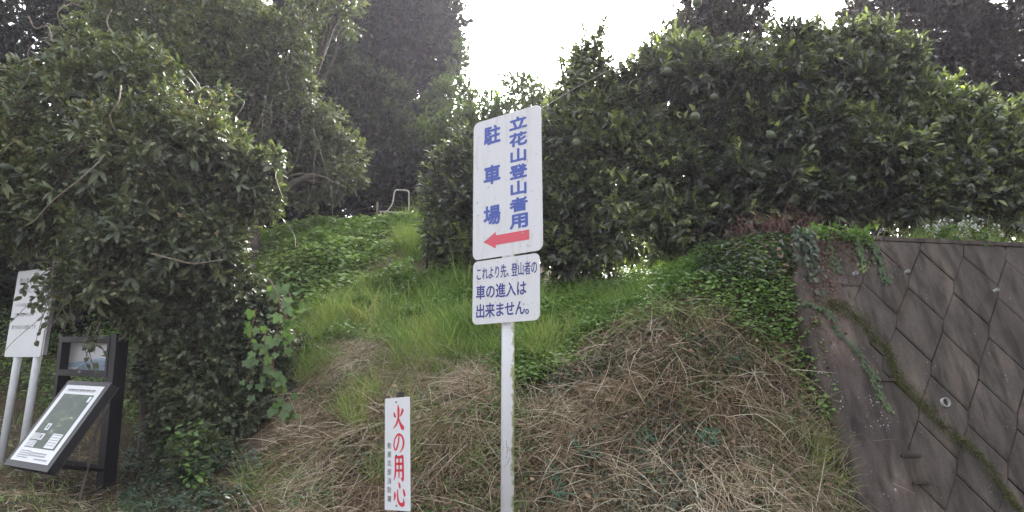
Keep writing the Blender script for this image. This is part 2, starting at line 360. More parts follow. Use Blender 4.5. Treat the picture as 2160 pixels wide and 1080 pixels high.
# ------------------------------------------------------------------ the concrete block wall's plane
WY = R(10); BAT = .27
WO = P(1690, 497, 5.6); WU = np.array([math.cos(WY), math.sin(WY), 0]); WN = np.array([math.sin(WY), -math.cos(WY), 0])
WV = nrm(WN * BAT + np.array([0, 0, -1.])); WF = np.cross(WV, WU); WF = WF if WF[1] < 0 else -WF
def WP(u, v, d=0.0): return WO + u * WU + v * WV + d * WF
def wall_uv(px, py):
    A = P(px, py, 1.0) - [0, 0, EYE]; e = np.array([0, 0, EYE]); t = ((WO - e) @ WF) / (A @ WF); q = e + A * t - WO
    return np.array([q @ WU, q @ WV])
WTOP = float(WO[2])
# ------------------------------------------------------------------ the lie of the land
ctl = [(0, 1080, 4.8), (250, 1080, 5.6), (480, 1080, 5.0), (850, 1080, 4.8), (1080, 1080, 4.7), (1400, 1080, 4.4), (1650, 1080, 4.5),
 (40, 1000, 6.2), (232, 1030, 6.35), (350, 900, 7.3), (100, 850, 8.6), (-200, 900, 7.5), (0, 740, 10), (550, 900, 6.2), (620, 800, 6.7),
 (700, 720, 7.1), (640, 690, 7.6), (800, 640, 7.7), (950, 590, 8.0), (700, 620, 8.5), (620, 560, 9.0), (600, 490, 10.5), (750, 489, 10.5),
 (880, 476, 10.2), (900, 545, 8.8), (1000, 560, 8.3), (850, 850, 5.7), (950, 740, 6.3), (1000, 900, 5.2), (850, 950, 5.3), (700, 950, 5.5),
 (1430, 850, 4.95), (1430, 660, 5.45), (1250, 850, 5.1), (1250, 740, 5.6), (1130, 850, 5.35), (1100, 740, 6.0), (1250, 640, 6.5), (1100, 620, 7.1),
 (1450, 590, 6.2), (1560, 528, 6.3), (1600, 750, 5.3), (1650, 520, 5.9)]
C = [P(*c) for c in ctl]
for py in (540, 620, 700, 800, 900, 1000):      # the bank meets the wall's end just behind its face
    uv = wall_uv(1696 + max(0, (py - 640)) * .22, py); C.append(WP(uv[0] - .03, uv[1], -.09))
C += [np.array(c, float) for c in [(0, 3.6, .35), (-3, 3.8, .4), (3, 3.4, .1), (-8, 4, .5), (7, 3.2, 0), (-9, 9, 2.4), (-9, 14, 4.5), (-5, 14, 4.3), (0, 14, 4.3), (0, 10.5, 3.7),
      (1.2, 8.3, 3.05), (2.8, 7.8, 3.02), (2.8, 6.2, 2.97), (5, 8, 3.0), (8, 8, 3.0), (2, 11, 3.4), (6, 11, 3.3), (9, 14, 4), (4, 14, 4.3), (5, 6.6, 2.95), (9, 6.9, 2.95)]]
C = np.array(C)
def U_(r2): return np.where(r2 > 1e-12, r2 * np.log(np.maximum(r2, 1e-12)), 0)
n_ = len(C); K = U_(((C[:, None, :2] - C[None, :, :2]) ** 2).sum(-1)) + np.eye(n_) * .02
Pm = np.concatenate([np.ones((n_, 1)), C[:, :2]], 1)
A_ = np.block([[K, Pm], [Pm.T, np.zeros((3, 3))]]); TW = np.linalg.solve(A_, np.concatenate([C[:, 2], np.zeros(3)]))
def sst(a, b, x): t = np.clip((x - a) / (b - a), 0, 1); return t * t * (3 - 2 * t)
def H0(x, y):
    x = np.asarray(x, float); y = np.asarray(y, float); sh = x.shape; x = x.ravel(); y = y.ravel()
    z = np.empty(len(x)); xc = np.clip(x, -9, 9); yc = np.clip(y, 3.0, 14)
    for i in range(0, len(x), 40000):
        q = slice(i, i + 40000)
        z[q] = U_((xc[q, None] - C[None, :, 0]) ** 2 + (yc[q, None] - C[None, :, 1]) ** 2) @ TW[:n_] + TW[n_] + TW[n_ + 1] * xc[q] + TW[n_ + 2] * yc[q]
    z = z * sst(2.4, 3.6, y)
    z += sst(13, 26, y) * (3.6 + .4 * np.sin(x * .13)) + sst(26, 90, y) * 6 * (fbm(x * .02 + 9, y * .02 + 3) + .4)
    z += (fbm(x * 1.7 + 50, y * 1.7 + 50, 4) - .47) * .22 * sst(3, 4.5, y) * (1 - .5 * sst(5.5, 7, y))
    # behind the wall
    u = (x - WO[0]) * WU[0] + (y - WO[1]) * WU[1]; s = -((x - WO[0]) * WN[0] + (y - WO[1]) * WN[1])
    zw = np.minimum(WTOP - .03, WTOP + (s - .22) / BAT); zw = np.maximum(zw, 0)
    top = WTOP - .03 + np.clip(s - .3, 0, 9) * .02
    zw = np.where(s > .22, np.minimum(np.maximum(top, 0), np.maximum(z, top)), zw)
    k = sst(-.02, .05, u)
    z = z * (1 - k) + zw * k * 1.0 if True else z
    return z.reshape(sh)
def HN(x, y, e=.06):
    return nrm(np.stack([-(H0(x + e, y) - H0(x - e, y)) / (2 * e), -(H0(x, y + e) - H0(x, y - e)) / (2 * e), np.ones(len(x))], -1))
def axis(lo, a, b, hi, st, k):
    mid = np.arange(a, b, st); g = lambda d: np.cumsum(np.geomspace(st, d * .22, k))
    r = g(hi - b); r = r * (hi - b) / r[-1]; l = g(a - lo); l = l * (a - lo) / l[-1]
    return np.concatenate([(a - l)[::-1], mid, b + r])
gx = axis(-170, -8, 8, 170, .055, 32); gy = axis(-90, 2.2, 13, 240, .055, 32)
X_, Y_ = np.meshgrid(gx, gy); Z_ = H0(X_, Y_); nx, ny = len(gx), len(gy)
ii = (np.arange(ny - 1)[:, None] * nx + np.arange(nx - 1)[None]).ravel()
g = np_mesh('ground', np.stack([X_.ravel(), Y_.ravel(), Z_.ravel()], -1), [np.stack([ii, ii + 1, ii + nx + 1, ii + nx], -1)], G['soil'], smooth=True)
tag(g, kind='structure')
# ------------------------------------------------------------------ writing
def glyphs(text, bold=.0):
    cu = bpy.data.curves.new('t', 'FONT'); cu.body = text; cu.size = 1; cu.offset = bold; cu.resolution_u = 3
    o = bpy.data.objects.new('t', cu); S.collection.objects.link(o); dg = bpy.context.evaluated_depsgraph_get(); dg.update()
    me = bpy.data.meshes.new_from_object(o.evaluated_get(dg)); v = [tuple(q.co) for q in me.vertices]; f = [tuple(p.vertices) for p in me.polygons]
    bpy.data.objects.remove(o); bpy.data.curves.remove(cu); bpy.data.meshes.remove(me); return v, f
BOLD = [(0, 0), (1, 0), (-1, 0), (0, 1), (0, -1), (.7, .7), (-.7, .7), (.7, -.7), (-.7, -.7)]
class Plate:
    """a plane in the place: origin at its top-left, U to the right, V down, N out of the front"""
    def __init__(s, O, U, V):
        s.O = np.array(O, float); s.U = nrm(np.array(U, float)); s.V = nrm(np.array(V, float)); s.N = np.cross(s.V, s.U); s.N = s.N if s.N[1] < 0 else -s.N
    def p(s, a, b, d=0.0): return s.O + a * s.U + b * s.V + d * s.N
    def slab(s, mb, a0, b0, a1, b1, th, d=0.0, r=0.0, seg=6):
        if r <= 0: o = [(a0, b0), (a1, b0), (a1, b1), (a0, b1)]
        else:
            o = []
            for cx, cy, st in ((a0 + r, b0 + r, 180), (a1 - r, b0 + r, 270), (a1 - r, b1 - r, 0), (a0 + r, b1 - r, 90)):
                for k in range(seg + 1):
                    t = R(st + 90 * k / seg); o.append((cx + r * math.cos(t), cy + r * math.sin(t)))
        n = len(o); v = [s.p(x, y, d) for x, y in o] + [s.p(x, y, d - th) for x, y in o]
        mb.add(v, [tuple(range(n))] + [tuple(range(n, 2 * n))[::-1]] + [(i, (i + 1) % n, n + (i + 1) % n, n + i) for i in range(n)])
    def glyph(s, mb, ch, cx, cy, wd, ht, d, bold=.02):
        v, f = glyphs(ch)
        if not v: return
        v = np.array(v)[:, :2]; v = (v - np.array([.5, .36])) * np.array([wd, -ht])
        r = bold * wd * .9
        for k, (ox, oy) in enumerate(BOLD if bold > .005 else BOLD[:1]): mb.add([s.p(cx + a + ox * r, cy + b + oy * r, d + k * 2e-5) for a, b in v], f)
    def fitted(s, mb, ch, x0, y0, x1, y1, d, bold=.02):
        v, f = glyphs(ch); v = np.array(v)[:, :2]; lo, hi = v.min(0), v.max(0); t = (v - lo) / (hi - lo)
        r = bold * (x1 - x0) * 1.1; x0 += r; x1 -= r; y0 += r; y1 -= r
        for k, (ox, oy) in enumerate(BOLD): mb.add([s.p(x0 + a * (x1 - x0) + ox * r, y1 + b * (y0 - y1) + oy * r, d + k * 2e-5) for a, b in t], f)
    def stroke(s, mb, pts, wid, cx, cy, wd, ht, d):
        q = spline(pts, 6); w = np.interp(np.linspace(0, 1, len(q)), np.linspace(0, 1, len(wid)), wid)
        T = nrm(np.gradient(q, axis=0)); Nn = np.stack([-T[:, 1], T[:, 0]], -1); a = q + Nn * w[:, None] / 2; b = q - Nn * w[:, None] / 2
        f = lambda e: [s.p(cx + (x - .5) * wd, cy + (.5 - y) * ht, d) for x, y in e]
        n = len(q); mb.add(f(a) + f(b), [(i, i + 1, n + i + 1, n + i) for i in range(n - 1)])
E3 = np.array([0, 0, EYE])
def yawU(d): return np.array([math.cos(R(d)), -math.sin(R(d)), 0])
def rolled(U, V, deg):                       # lean a plate within its own plane
    c, s = math.cos(R(deg)), math.sin(R(deg)); return U * c + V * s, V * c - U * s
DN = np.array([0, 0, -1.])
# ------------------------------------------------------------------ the tall sign on its pole
pb = np.array([-.028, 4.032, .35])
sg = empty('parking_sign', pb, 'tall central pole sign with two white plates, blue lettering and a red arrow', 'sign')
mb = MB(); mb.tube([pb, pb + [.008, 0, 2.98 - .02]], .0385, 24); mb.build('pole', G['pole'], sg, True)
mb = MB(); mb.tube([pb + [.008, 0, 2.96], pb + [.008, 0, 2.975], pb + [.008, 0, 2.985]], [.041, .041, .03], 24); mb.build('pole_cap', G['back'], sg)
A = Plate([-.247, 4.11, 3.334], *rolled(yawU(35.7), DN, -.3)); W1, H1 = .518, .902
mb = MB(); A.slab(mb, 0, 0, W1, H1, .003, 0, .042); pl = mb.build('sign_plate', G['white'], sg); pl['label'] = 'tall upper plate with parking text and arrow'
mb = MB(); D = .0012
for i, ch in enumerate('立花山登山者用'): A.fitted(mb, ch, *( (.283 if ch not in '山' else .291), .038 + i * .1035, (.417 if ch not in '山' else .409), .038 + i * .1035 + (.091 if ch != '立' else .084)), D, .031)
for i, ch in enumerate('駐車場'): A.fitted(mb, ch, .084, .048 + i * .262, .216, .048 + i * .262 + .126, D, .030)
mb.build('lettering', G['blue'], pl)
mb = MB(); a0, a1, ym = .085, .425, .797
mb.add([A.p(x, y, D) for x, y in [(a0, ym), (.180, ym - .052), (.180, ym - .030), (a1, ym - .030), (a1, ym + .030), (.180, ym + .030), (.180, ym + .052)]], [tuple(range(7))])
mb.build('arrow', G['coral'], pl)
B = Plate([-.240, 4.106, 2.423], *rolled(yawU(35.7), DN, .2)); W2, H2 = .490, .388
mb = MB(); B.slab(mb, 0, 0, W2, H2, .003, 0, .036); pl2 = mb.build('sign_plate', G['white'], sg); pl2['label'] = 'small lower plate with three rows of text'
mb = MB()
x = .048
for ch in 'これより先、登山者の': 
    B.glyph(mb, ch, x, .082, .047, .085, D, .022); x += .0465 if ch != '、' else .034
x = .062
for ch in '車の進入は': B.glyph(mb, ch, x, .196, .076, .092, D, .024); x += .0755
x = .062
for ch in '出来ません。': B.glyph(mb, ch, x, .310, .076, .092, D, .024); x += .073
mb.build('lettering', G['navy'], pl2)
for pp, ys in ((A, (.12, .45, .78)), (B, (.10, .29))):
    for y in ys:
        mb = MB(); mb.box(pp.p(.25, y, -.016), pp.U * .20, pp.V * .014, pp.N * .011)
        c = pb + [.008, 0, 0]; q = pp.p(.25, y, -.05); mb.tube([[c[0], c[1], q[2] - .012], [c[0], c[1], q[2] + .012]], .042, 20); mb.build('bracket', G['back'], sg)
        for e_ in (-.13, .13):
            mb = MB(); mb.tube([pp.p(.25 + e_, y, .0), pp.p(.25 + e_, y, .003)], .0055, 10); mb.build('rivet', G['back'], sg)
mb = MB()
for k in range(16):                     # dark scuffs on the paint
    z0 = EYE - .28 + rng.normal(0, .07); t0_ = R(-90 + rng.uniform(-60, 60)); dz = rng.uniform(.01, .045); dt = rng.uniform(-.5, .5)
    mb.tube([[pb[0] + .004 + .0388 * math.cos(t0_ + dt * q), pb[1] + .0388 * math.sin(t0_ + dt * q), z0 - dz * q] for q in (0, .5, 1)], .0009, 4)
mb.build('scuff_marks', G['rod'], sg)
# thin cord from the sign's top corner into the orchard
cp = spline([A.p(W1 - .02, .03, -.01), P(1230, 176, 4.6), P(1300, 140, 5.3), P(1352, 112, 6.0)], 8)
mb = MB(); mb.tube(cp, .0009, 5); tag(mb.build('cord', G['silk']), 'thin pale cord running up from the tall sign top corner into the citrus trees', 'cord')
# ------------------------------------------------------------------ fire prevention sign
fb = np.array([-.60, 3.93, .40])
fs = empty('fire_sign', fb, 'narrow white fire warning sign with four red brush characters on a black stake', 'sign')
U0, V0 = rolled(yawU(40), DN, -3.2); Fp = Plate(P(812, 841, 4.0), U0, V0); FW, FH = .212, .605
mb = MB(); Fp.slab(mb, 0, 0, FW, FH, .002, 0, .004, 2); fpl = mb.build('sign_plate', G['white2'], fs)
mb = MB(); c0 = Fp.p(FW * .53, -.030, -.022); mb.tube([c0, Fp.p(FW * .53, 1.15, -.022)], .0185, 12); mb.build('stake', G['stake'], fs)
mb = MB(); D = .0011
def brush(cx, cy, wd, ht, strokes):
    for pts, wid in strokes: Fp.stroke(mb, pts, wid, cx, cy, wd, ht, D)
brush(.118, .108, .098, .128, [([(.10, .74), (.16, .60), (.30, .50)], (.03, .17, .05)), ([(.88, .84), (.78, .66), (.60, .52)], (.20, .15, .03)),
  ([(.46, 1.04), (.50, .80), (.49, .50), (.34, .22), (.06, .02)], (.06, .20, .15, .13, .03)), ([(.48, .52), (.62, .26), (.80, .08), (.98, .0)], (.05, .15, .22, .16))])
brush(.118, .252, .090, .105, [([(.55, .92), (.50, .60), (.32, .25), (.16, .20), (.07, .42), (.16, .74), (.46, .97), (.78, .90), (.97, .62), (.90, .30), (.60, .02)], (.10, .12, .13, .10, .12, .10, .11, .13, .17, .14, .03))])
brush(.122, .382, .090, .135, [([(.14, .96), (.18, .60), (.14, .25), (.02, .02)], (.10, .17, .14, .03)), ([(.14, .92), (.5, .93), (.90, .95)], (.12, .10, .15)),
  ([(.84, .95), (.86, .5), (.85, .06), (.66, .12)], (.16, .18, .17, .02)), ([(.2, .66), (.8, .67)], (.09, .10)), ([(.2, .40), (.8, .41)], (.09, .10)), ([(.50, .92), (.51, .5), (.48, .10)], (.13, .13, .08))])
brush(.124, .520, .092, .118, [([(.08, .62), (.10, .44), (.02, .22)], (.06, .20, .05)), ([(.34, .72), (.36, .32), (.54, .08), (.84, .06), (.90, .16), (.86, .34)], (.08, .14, .15, .20, .16, .03)),
  ([(.42, 1.04), (.52, .90), (.56, .76)], (.04, .18, .10)), ([(.80, .74), (.92, .60), (.98, .42)], (.04, .17, .15))])
mb.build('lettering', G['redp'], fpl)
mb = MB()
for i, ch in enumerate('粕屋北部消防署'): Fp.glyph(mb, ch, .040, .262 + i * .0475, .036, .036, D, .004)
mb.build('small_lettering', G['black'], fpl)
mb = MB()
for y in (.025, .315, .580): mb.tube([Fp.p(FW * .47, y, -.001), Fp.p(FW * .47, y, .004)], .0045, 10)
mb.build('screw', G['dark'], fpl)
# ------------------------------------------------------------------ white notice board, far left
U0, V0 = rolled(yawU(30), DN, 1.8); Wp = Plate([-4.294 * 1.13, 5.8 * 1.13, 1.078 * 1.13 + EYE], U0, V0); WW, WH = .66, .83
gb = np.array([Wp.p(.2, 2.2)[0], Wp.p(.2, 2)[1], .7])
wb = empty('notice_board', gb, 'white notice board on two pale posts at the far left partly hidden by hanging leaves', 'notice board')
mb = MB(); Wp.slab(mb, 0, 0, WW, WH, .004, 0, .02, 3); wpl = mb.build('board', G['white2'], wb)
mb = MB()
for i, (y, t, x0, cw, ch_) in enumerate([(.10, '登山者の皆様へ', .07, .058, .062), (.20, '駐車場のご案内', .08, .052, .056), (.335, 'トイレはありません', .05, .040, .040), (.43, 'ゴミは各自でお持ち', .05, .040, .040), (.55, '車での立入は禁止です', .055, .043, .043)]):
    for k, c in enumerate(t): Wp.glyph(mb, c, x0 + .02 + k * cw * 1.06, y, cw, ch_, .0012, .01)
mb.build('lettering', G['grey'], wpl)
for a in (.18, .54):
    mb = MB(); t = Wp.p(a, .05, -.038); b = Wp.p(a, 1.0, -.038); b2 = t + (b - t) * 2.0; mb.tube([t, b2], .034, 14); mb.build('post', G['post'], wb, True)
mb = MB()
for y in (.15, .60): mb.box(Wp.p(.33, y, -.012), Wp.U * .29, Wp.V * .02, Wp.N * .007)
Wp.slab(mb, WW + .003, .08, WW + .030, WH - .02, .035, -.006)
mb.build('bracket', G['back'], wb)
# ------------------------------------------------------------------ information stand
YW = 30; Uh, Vh = rolled(yawU(YW), DN, 2.2)
def hsh(a): return np.array([-math.sin(R(a)), -math.cos(R(a)), 0])
ib = P(222, 1026, 6.32)
st = empty('information_stand', ib, 'dark metal information stand with tilted aerial map panel and glazed box above', 'information stand')
fN = hsh(YW); SW = .86
top_z = 1.62
PR = P(250, 733, 6.30); PRb = P(222, 1032, 6.30)
up = nrm(PR - PRb); hgt = np.linalg.norm(PR - PRb) + .12
def post(base, hh, wx, wy, name):
    mb = MB(); mb.box(base + up * hh / 2, yawU(YW) * wx, -fN * wy, up * hh / 2); return mb.build(name, G['dark'], st, bevel=.004)
post(PRb - up * .25, hgt + .25, .055, .06, 'post')
PLb = PRb - Uh * .90; post(PLb - up * .1, hgt + .1, .028, .06, 'post')
# glazed box
Gp = Plate(PLb + up * (hgt - .02) + fN * .065, Uh, -up)
mb = MB(); g0, g1 = 0.0, .86
Gp.slab(mb, g0, 0, g1, .055, .10); Gp.slab(mb, g0, .315, g1, .375, .10); Gp.slab(mb, g0, .056, g0 + .05, .314, .10); Gp.slab(mb, g1 - .035, .056, g1, .314, .10)
Gp.slab(mb, g0 + .051, .056, g1 - .036, .314, .01, -.085)
bx = mb.build('display_case', G['dark'], st)
def strata(name, stops, axis=2, sc=2.5, noise=.25):
    m, n, l, b = mat(name); b.inputs['Roughness'].default_value = .35
    return m
mb = MB(); Gp.slab(mb, .052, .057, g1 - .037, .313, .004, -.078); mb.build('photo_print', G['white2'], bx)
def quadstrip(pl, mb, pts, d): mb.add([pl.p(x, y, d) for x, y in pts], [tuple(range(len(pts)))])
mb = MB(); quadstrip(Gp, mb, [(.054, .25), (.25, .235), (.45, .215), (.62, .20), (.761, .205), (.761, .29), (.054, .29)], -.0765); mb.build('sea', plain('print_pale_blue', (.36, .48, .62), .5), bx)
mb = MB(); quadstrip(Gp, mb, [(.30, .27), (.42, .235), (.55, .222), (.70, .225), (.761, .235), (.761, .3125), (.20, .3125)], -.0755); mb.build('hills', plain('print_grey_blue', (.16, .22, .30), .5, col2=(.28, .36, .44), scale=20), bx)
mb = MB(); mb.tube([Gp.p(.42, .335, .001), Gp.p(.42, .335, .012)], .012, 10); mb.box(Gp.p(.44, .33, .008), Gp.U * .018, Gp.V * .004, Gp.N * .003); mb.build('lock', G['back'], bx)
# tilted panel
t = R(31); TLc = P(143, 812, 5.98)
Mp = Plate(TLc, Uh, nrm(fN * math.sin(t) - up * math.cos(t) - Uh * .05)); MW, MH = .57, .69
mb = MB(); Mp.slab(mb, -.04, -.04, MW + .05, MH + .045, .075); pn = mb.build('map_panel', G['dark'], st, bevel=.004)
mb = MB(); Mp.slab(mb, 0, 0, MW, MH, .002, .003); mb.build('map_sheet', G['white2'], pn)
def aerial():
    m, n, l, b = mat('aerial_print'); b.inputs['Roughness'].default_value = .35
    tc = n.new('ShaderNodeTexCoord'); mp = n.new('ShaderNodeMapping'); mp.inputs['Rotation'].default_value = (0, .6, .3); mp.inputs['Scale'].default_value = (1, 1, 2.2); l.new(tc.outputs['Object'], mp.inputs[0])
    a = n.new('ShaderNodeTexNoise'); a.inputs['Scale'].default_value = 7; a.inputs['Detail'].default_value = 12; a.inputs['Roughness'].default_value = .72; l.new(mp.outputs[0], a.inputs['Vector'])
    r = ramp(n, [(.42, (.006, .024, .010)), (.55, (.014, .050, .018)), (.62, (.05, .10, .04)), (.66, (.30, .32, .27)), (.74, (.4, .4, .36))]); l.new(a.outputs[0], r.inputs[0]); l.new(r.outputs[0], b.inputs['Base Color']); return m
mb = MB(); Mp.slab(mb, .06, .085, MW - .055, MH - .115, .001, .0045); mb.build('aerial_photo', aerial(), pn)
mb = MB()
for x0, y0, x1, y1 in ((.345, .44, .49, .565), (.065, .45, .155, .505), (.065, .515, .19, .57), (.165, .36, .225, .42), (.47, .10, .505, .15)):
    mb = MB(); Mp.slab(mb, x0, y0, x1, y1, .001, .006); mb.build('legend_box', G['white2'], pn)
mb = MB()
Mp.slab(mb, .165, .45, .235, .505, .001, .006); mb.build('legend_box', G['white2'], pn)
mb = MB()
for x0, y0, x1, y1 in ((.184, .372, .208, .408), (.183, .46, .213, .495)): Mp.slab(mb, x0, y0, x1, y1, .001, .0075)
rr = np.random.default_rng(5)
def scribble(x0, x1, y, h):                   # rows too small to read in the photograph: short printed strokes
    x = x0
    while x < x1:
        w = rr.uniform(.4, 1.0) * h; Mp.slab(mb, x, y - h * .5 * rr.uniform(.6, 1), x + w * .35, y + h * .5, .0006, .0072); Mp.slab(mb, x + w * .42, y - h * .4, x + w, y - h * .15 * rr.uniform(0, 2), .0006, .0072); x += w * 1.25
scribble(.08, MW - .08, .048, .026)
for k in range(4): scribble(.06, .22, MH - .085 + k * .018, .008)
for k in range(2): scribble(.22, .46, MH - .075 + k * .02, .012)
scribble(.33, .52, MH - .028, .012)
for k in range(4): scribble(.072, .15, .458 + k * .013, .006)
for k in range(4): scribble(.072, .18, .523 + k * .014, .006)
for k in range(5): scribble(.355, .48, .452 + k * .022, .006)
mb.build('printed_text', G['grey'], pn)
mb = MB(); bl = Mp.p(MW * .95, MH - .03, -.08); q0 = PRb + up * .16
mb.box((bl + q0) / 2, (q0 - bl) / 2, Uh * .014, up * .016)
bl2 = Mp.p(.05, MH - .05, -.08); q1 = PLb + up * .16; mb.box((bl2 + q1) / 2, (q1 - bl2) / 2, Uh * .014, up * .016)
mb.box((q0 + q1) / 2 + up * .02, (q0 - q1) / 2, fN * .012, up * .018)
q2 = PRb + up * .78; mb.box((q2 + PLb + up * .78) / 2, Uh * .42, fN * .012, up * .018)
mb.build('brace', G['dark'], st)
mb = MB(); mb.tube(spline([P(229, 855, 6.12), P(203, 912, 6.02), P(188, 975, 5.95), P(166, 1062, 5.88)], 6), [.014] * 10 + [.011] * 9, 7); tag(mb.build('leaning_stick', G['rod'], None, True), 'thin grey branch leaning against the dark information stand', 'stick')
# ------------------------------------------------------------------ concrete block retaining wall
wl = empty('retaining_wall', WP(1.2, 3.0, 0), 'dark concrete block retaining wall with diamond joints and weep pipes on the right', 'wall')
be = [wall_uv(*q) for q in ((1688, 497), (1690, 600), (1703, 700), (1738, 800), (1775, 900), (1800, 1000), (1815, 1080), (1820, 1200))]
be2 = [wall_uv(*q) for q in ((1745, 497), (1772, 600), (1815, 720), (1850, 800), (1885, 900), (1905, 980), (1935, 1080), (1950, 1200))]
VB = 3.3
def band_u(v, e): e = np.array(e); return float(np.interp(v, e[:, 1], e[:, 0]))
vs = np.linspace(0, VB, 60)
mb = MB(); n = len(vs); a = []; b = []
wig = [.010 * math.sin(v * 9) + .008 * math.sin(v * 23 + 1) for v in vs]
cols = [(-.04, -.45), (-.04, -.05), (-.012, .010), (0.03, .022), (.5, .018), (1, .018)]
V = []
for j, v in enumerate(vs):
    uL = band_u(v, be) + wig[j]; uR = band_u(v, be2) + .06
    for k, (t_, d_) in enumerate(cols):
        u = uL + (t_ if k < 4 else (t_ * (uR - uL))); V.append(WP(u, v, d_ + rng.normal(0, .003)))
m_ = len(cols); Fq = [(j * m_ + k, j * m_ + k + 1, (j + 1) * m_ + k + 1, (j + 1) * m_ + k) for j in range(n - 1) for k in range(m_ - 1)]
mb.add(V, Fq); mb.build('end_band', G['band'], wl, True)
mb = MB(); UE = 7.5
mb.box(WP((UE + .05) / 2 , VB / 2, -.20), WU * (UE - .05) / 2, WV * VB / 2, WF * .19); mb.build('mortar_bed', G['mortar'], wl)
# coping strip along the top
mb = MB(); N_ = 90
for k in range(N_):
    u0 = .04 + (UE - .04) * k / N_; u1 = .04 + (UE - .04) * (k + 1) / N_
    h0 = .012 * noise2(np.array([u0 * 5]), np.array([3.]))[0]; h1 = .012 * noise2(np.array([u1 * 5]), np.array([3.]))[0]
    mb.add([WP(u0, -.012 - h0, .02), WP(u1, -.012 - h1, .02), WP(u1, .018, .014), WP(u0, .018, .014), WP(u0, -.02 - h0, -.36), WP(u1, -.02 - h1, -.36)], [(0, 1, 2, 3), (4, 5, 1, 0)])
mb.build('coping', G['block'], wl)
hexv = [(0, 0), (.23, .285), (.18, .395), (-.01, .645), (-.24, .36), (-.19, .25)]
def clip(poly, f):
    out = []
    for i in range(len(poly)):
        p, q = np.array(poly[i]), np.array(poly[(i + 1) % len(poly)]); a, b = f(p), f(q)
        if a >= 0: out.append(p)
        if (a >= 0) != (b >= 0): out.append(p + (q - p) * a / (a - b))
    return out
def inset(poly, d):
    n = len(poly); c = np.mean(poly, 0); out = []
    L = []
    for i in range(n):
        p, q = poly[i], poly[(i + 1) % n]; e = q - p; dd_ = d[0] if e[0] * e[1] > .25 * (e @ e) else d[1]; e = e / max(np.linalg.norm(e), 1e-6); nn = np.array([-e[1], e[0]])
        if (c - p) @ nn < 0: nn = -nn
        L.append((p + nn * dd_, e))
    for i in range(n):
        (p, e), (q, g) = L[i - 1], L[i]; M = np.array([e, -g]).T
        if abs(np.linalg.det(M)) < 1e-3: out.append(q); continue
        s_ = np.linalg.solve(M, q - p); out.append(p + e * s_[0])
    return out
mb = MB(); r2 = np.random.default_rng(11)
SH = -.055; EDG = []
for row in range(-4, 10):
    for cc in range(-6, 22):
        ox = 1.10 + .42 * cc + (.18 if row % 2 else 0) - .06 * (row // 2); oy = .10 + .035 * cc + row // 2 * .755 + (.395 if row % 2 else 0)
        poly = [np.array([ox + a, oy + b]) for a, b in hexv]
        poly = clip(poly, lambda p: p[1] - .022); 
        if len(poly) < 3: continue
        poly = clip(poly, lambda p: VB - p[1])
        if len(poly) < 3: continue
        poly = clip(poly, lambda p: p[0] - band_u(p[1], be2) - .02)
        if len(poly) < 3: continue
        poly = clip(poly, lambda p: UE - p[0])
        if len(poly) < 3: continue
        clean = [poly[0]]
        for p in poly[1:]:
            if np.linalg.norm(p - clean[-1]) > .012: clean.append(p)
        if np.linalg.norm(clean[0] - clean[-1]) < .012: clean.pop()
        if len(clean) < 3: continue
        ar = 0.5 * abs(sum(clean[i - 1][0] * clean[i][1] - clean[i][0] * clean[i - 1][1] for i in range(len(clean))))
        if ar < .006: continue
        EDG.append(clean); A1 = inset(clean, (.0055, .0018)); A2 = inset(clean, (.024, .009)); k = len(clean); dd = .012 + r2.uniform(-.004, .005); tl = r2.normal(0, .006, 2); c = np.mean(clean, 0)
        hh = lambda p, d: d + (p - c) @ tl
        A1 = [p + r2.normal(0, .0016, 2) for p in A1]; v = [WP(*p, -.014) for p in A1] + [WP(*p, hh(p, dd - .006)) for p in A1] + [WP(*p, hh(p, dd)) for p in A2]
        mb.add(v, [tuple(range(2 * k, 3 * k))] + [(i, (i + 1) % k, k + (i + 1) % k, k + i) for i in range(k)] + [(k + i, k + (i + 1) % k, 2 * k + (i + 1) % k, 2 * k + i) for i in range(k)])
blocks = mb.build('blockwork', G['block'], wl)
for q, r_, big in (((1798, 580), .017, 0), ((1908, 576), .013, 0), ((2095, 615), .014, 0), ((1990, 850), .036, 1)):
    u, v = wall_uv(*q); c = WP(u, v, 0); ax = nrm(WF + np.array([.0, 0, -.05])); mb = MB(); L0 = .055 if not big else .034
    m1 = c + ax * L0; k = 20; up_ = nrm(np.cross(ax, WU)); ri = []
    for (cen, rad) in ((c - ax * .05, r_), (m1, r_), (m1, r_ * .84), (m1 - ax * .07, r_ * .84)):
        ri.append([cen + rad * (math.cos(2 * math.pi * i / k) * WU + math.sin(2 * math.pi * i / k) * up_) for i in range(k)])
    mb.add([p for r in ri for p in r], [(j * k + i, j * k + (i + 1) % k, (j + 1) * k + (i + 1) % k, (j + 1) * k + i) for j in range(3) for i in range(k)])
    dp_ = mb.build('drain_pipe', G['pvc'], wl, True)
    mb = MB(); mb.add([m1 - ax * .03 + r_ * .84 * (math.cos(2 * math.pi * i / k) * WU + math.sin(2 * math.pi * i / k) * up_) for i in range(k)], [tuple(range(k))]); mb.build('pipe_bore', G['post'] if big else G['pvc'], dp_)
for q in ((1772, 602, 1810, 604), (1897, 962, 1940, 963), (1920, 1019, 1962, 1020), (1838, 802, 1885, 804)):   # gaps left where blocks meet the cast end
    u0, v0 = wall_uv(q[0], q[1]); u1, v1 = wall_uv(q[2], q[3]); mb = MB(); mb.box(WP((u0 + u1) / 2, (v0 + v1) / 2, .021), WU * (u1 - u0) / 2, WV * .010, WF * .006); mb.build('joint_gap', G['mortar'], wl)
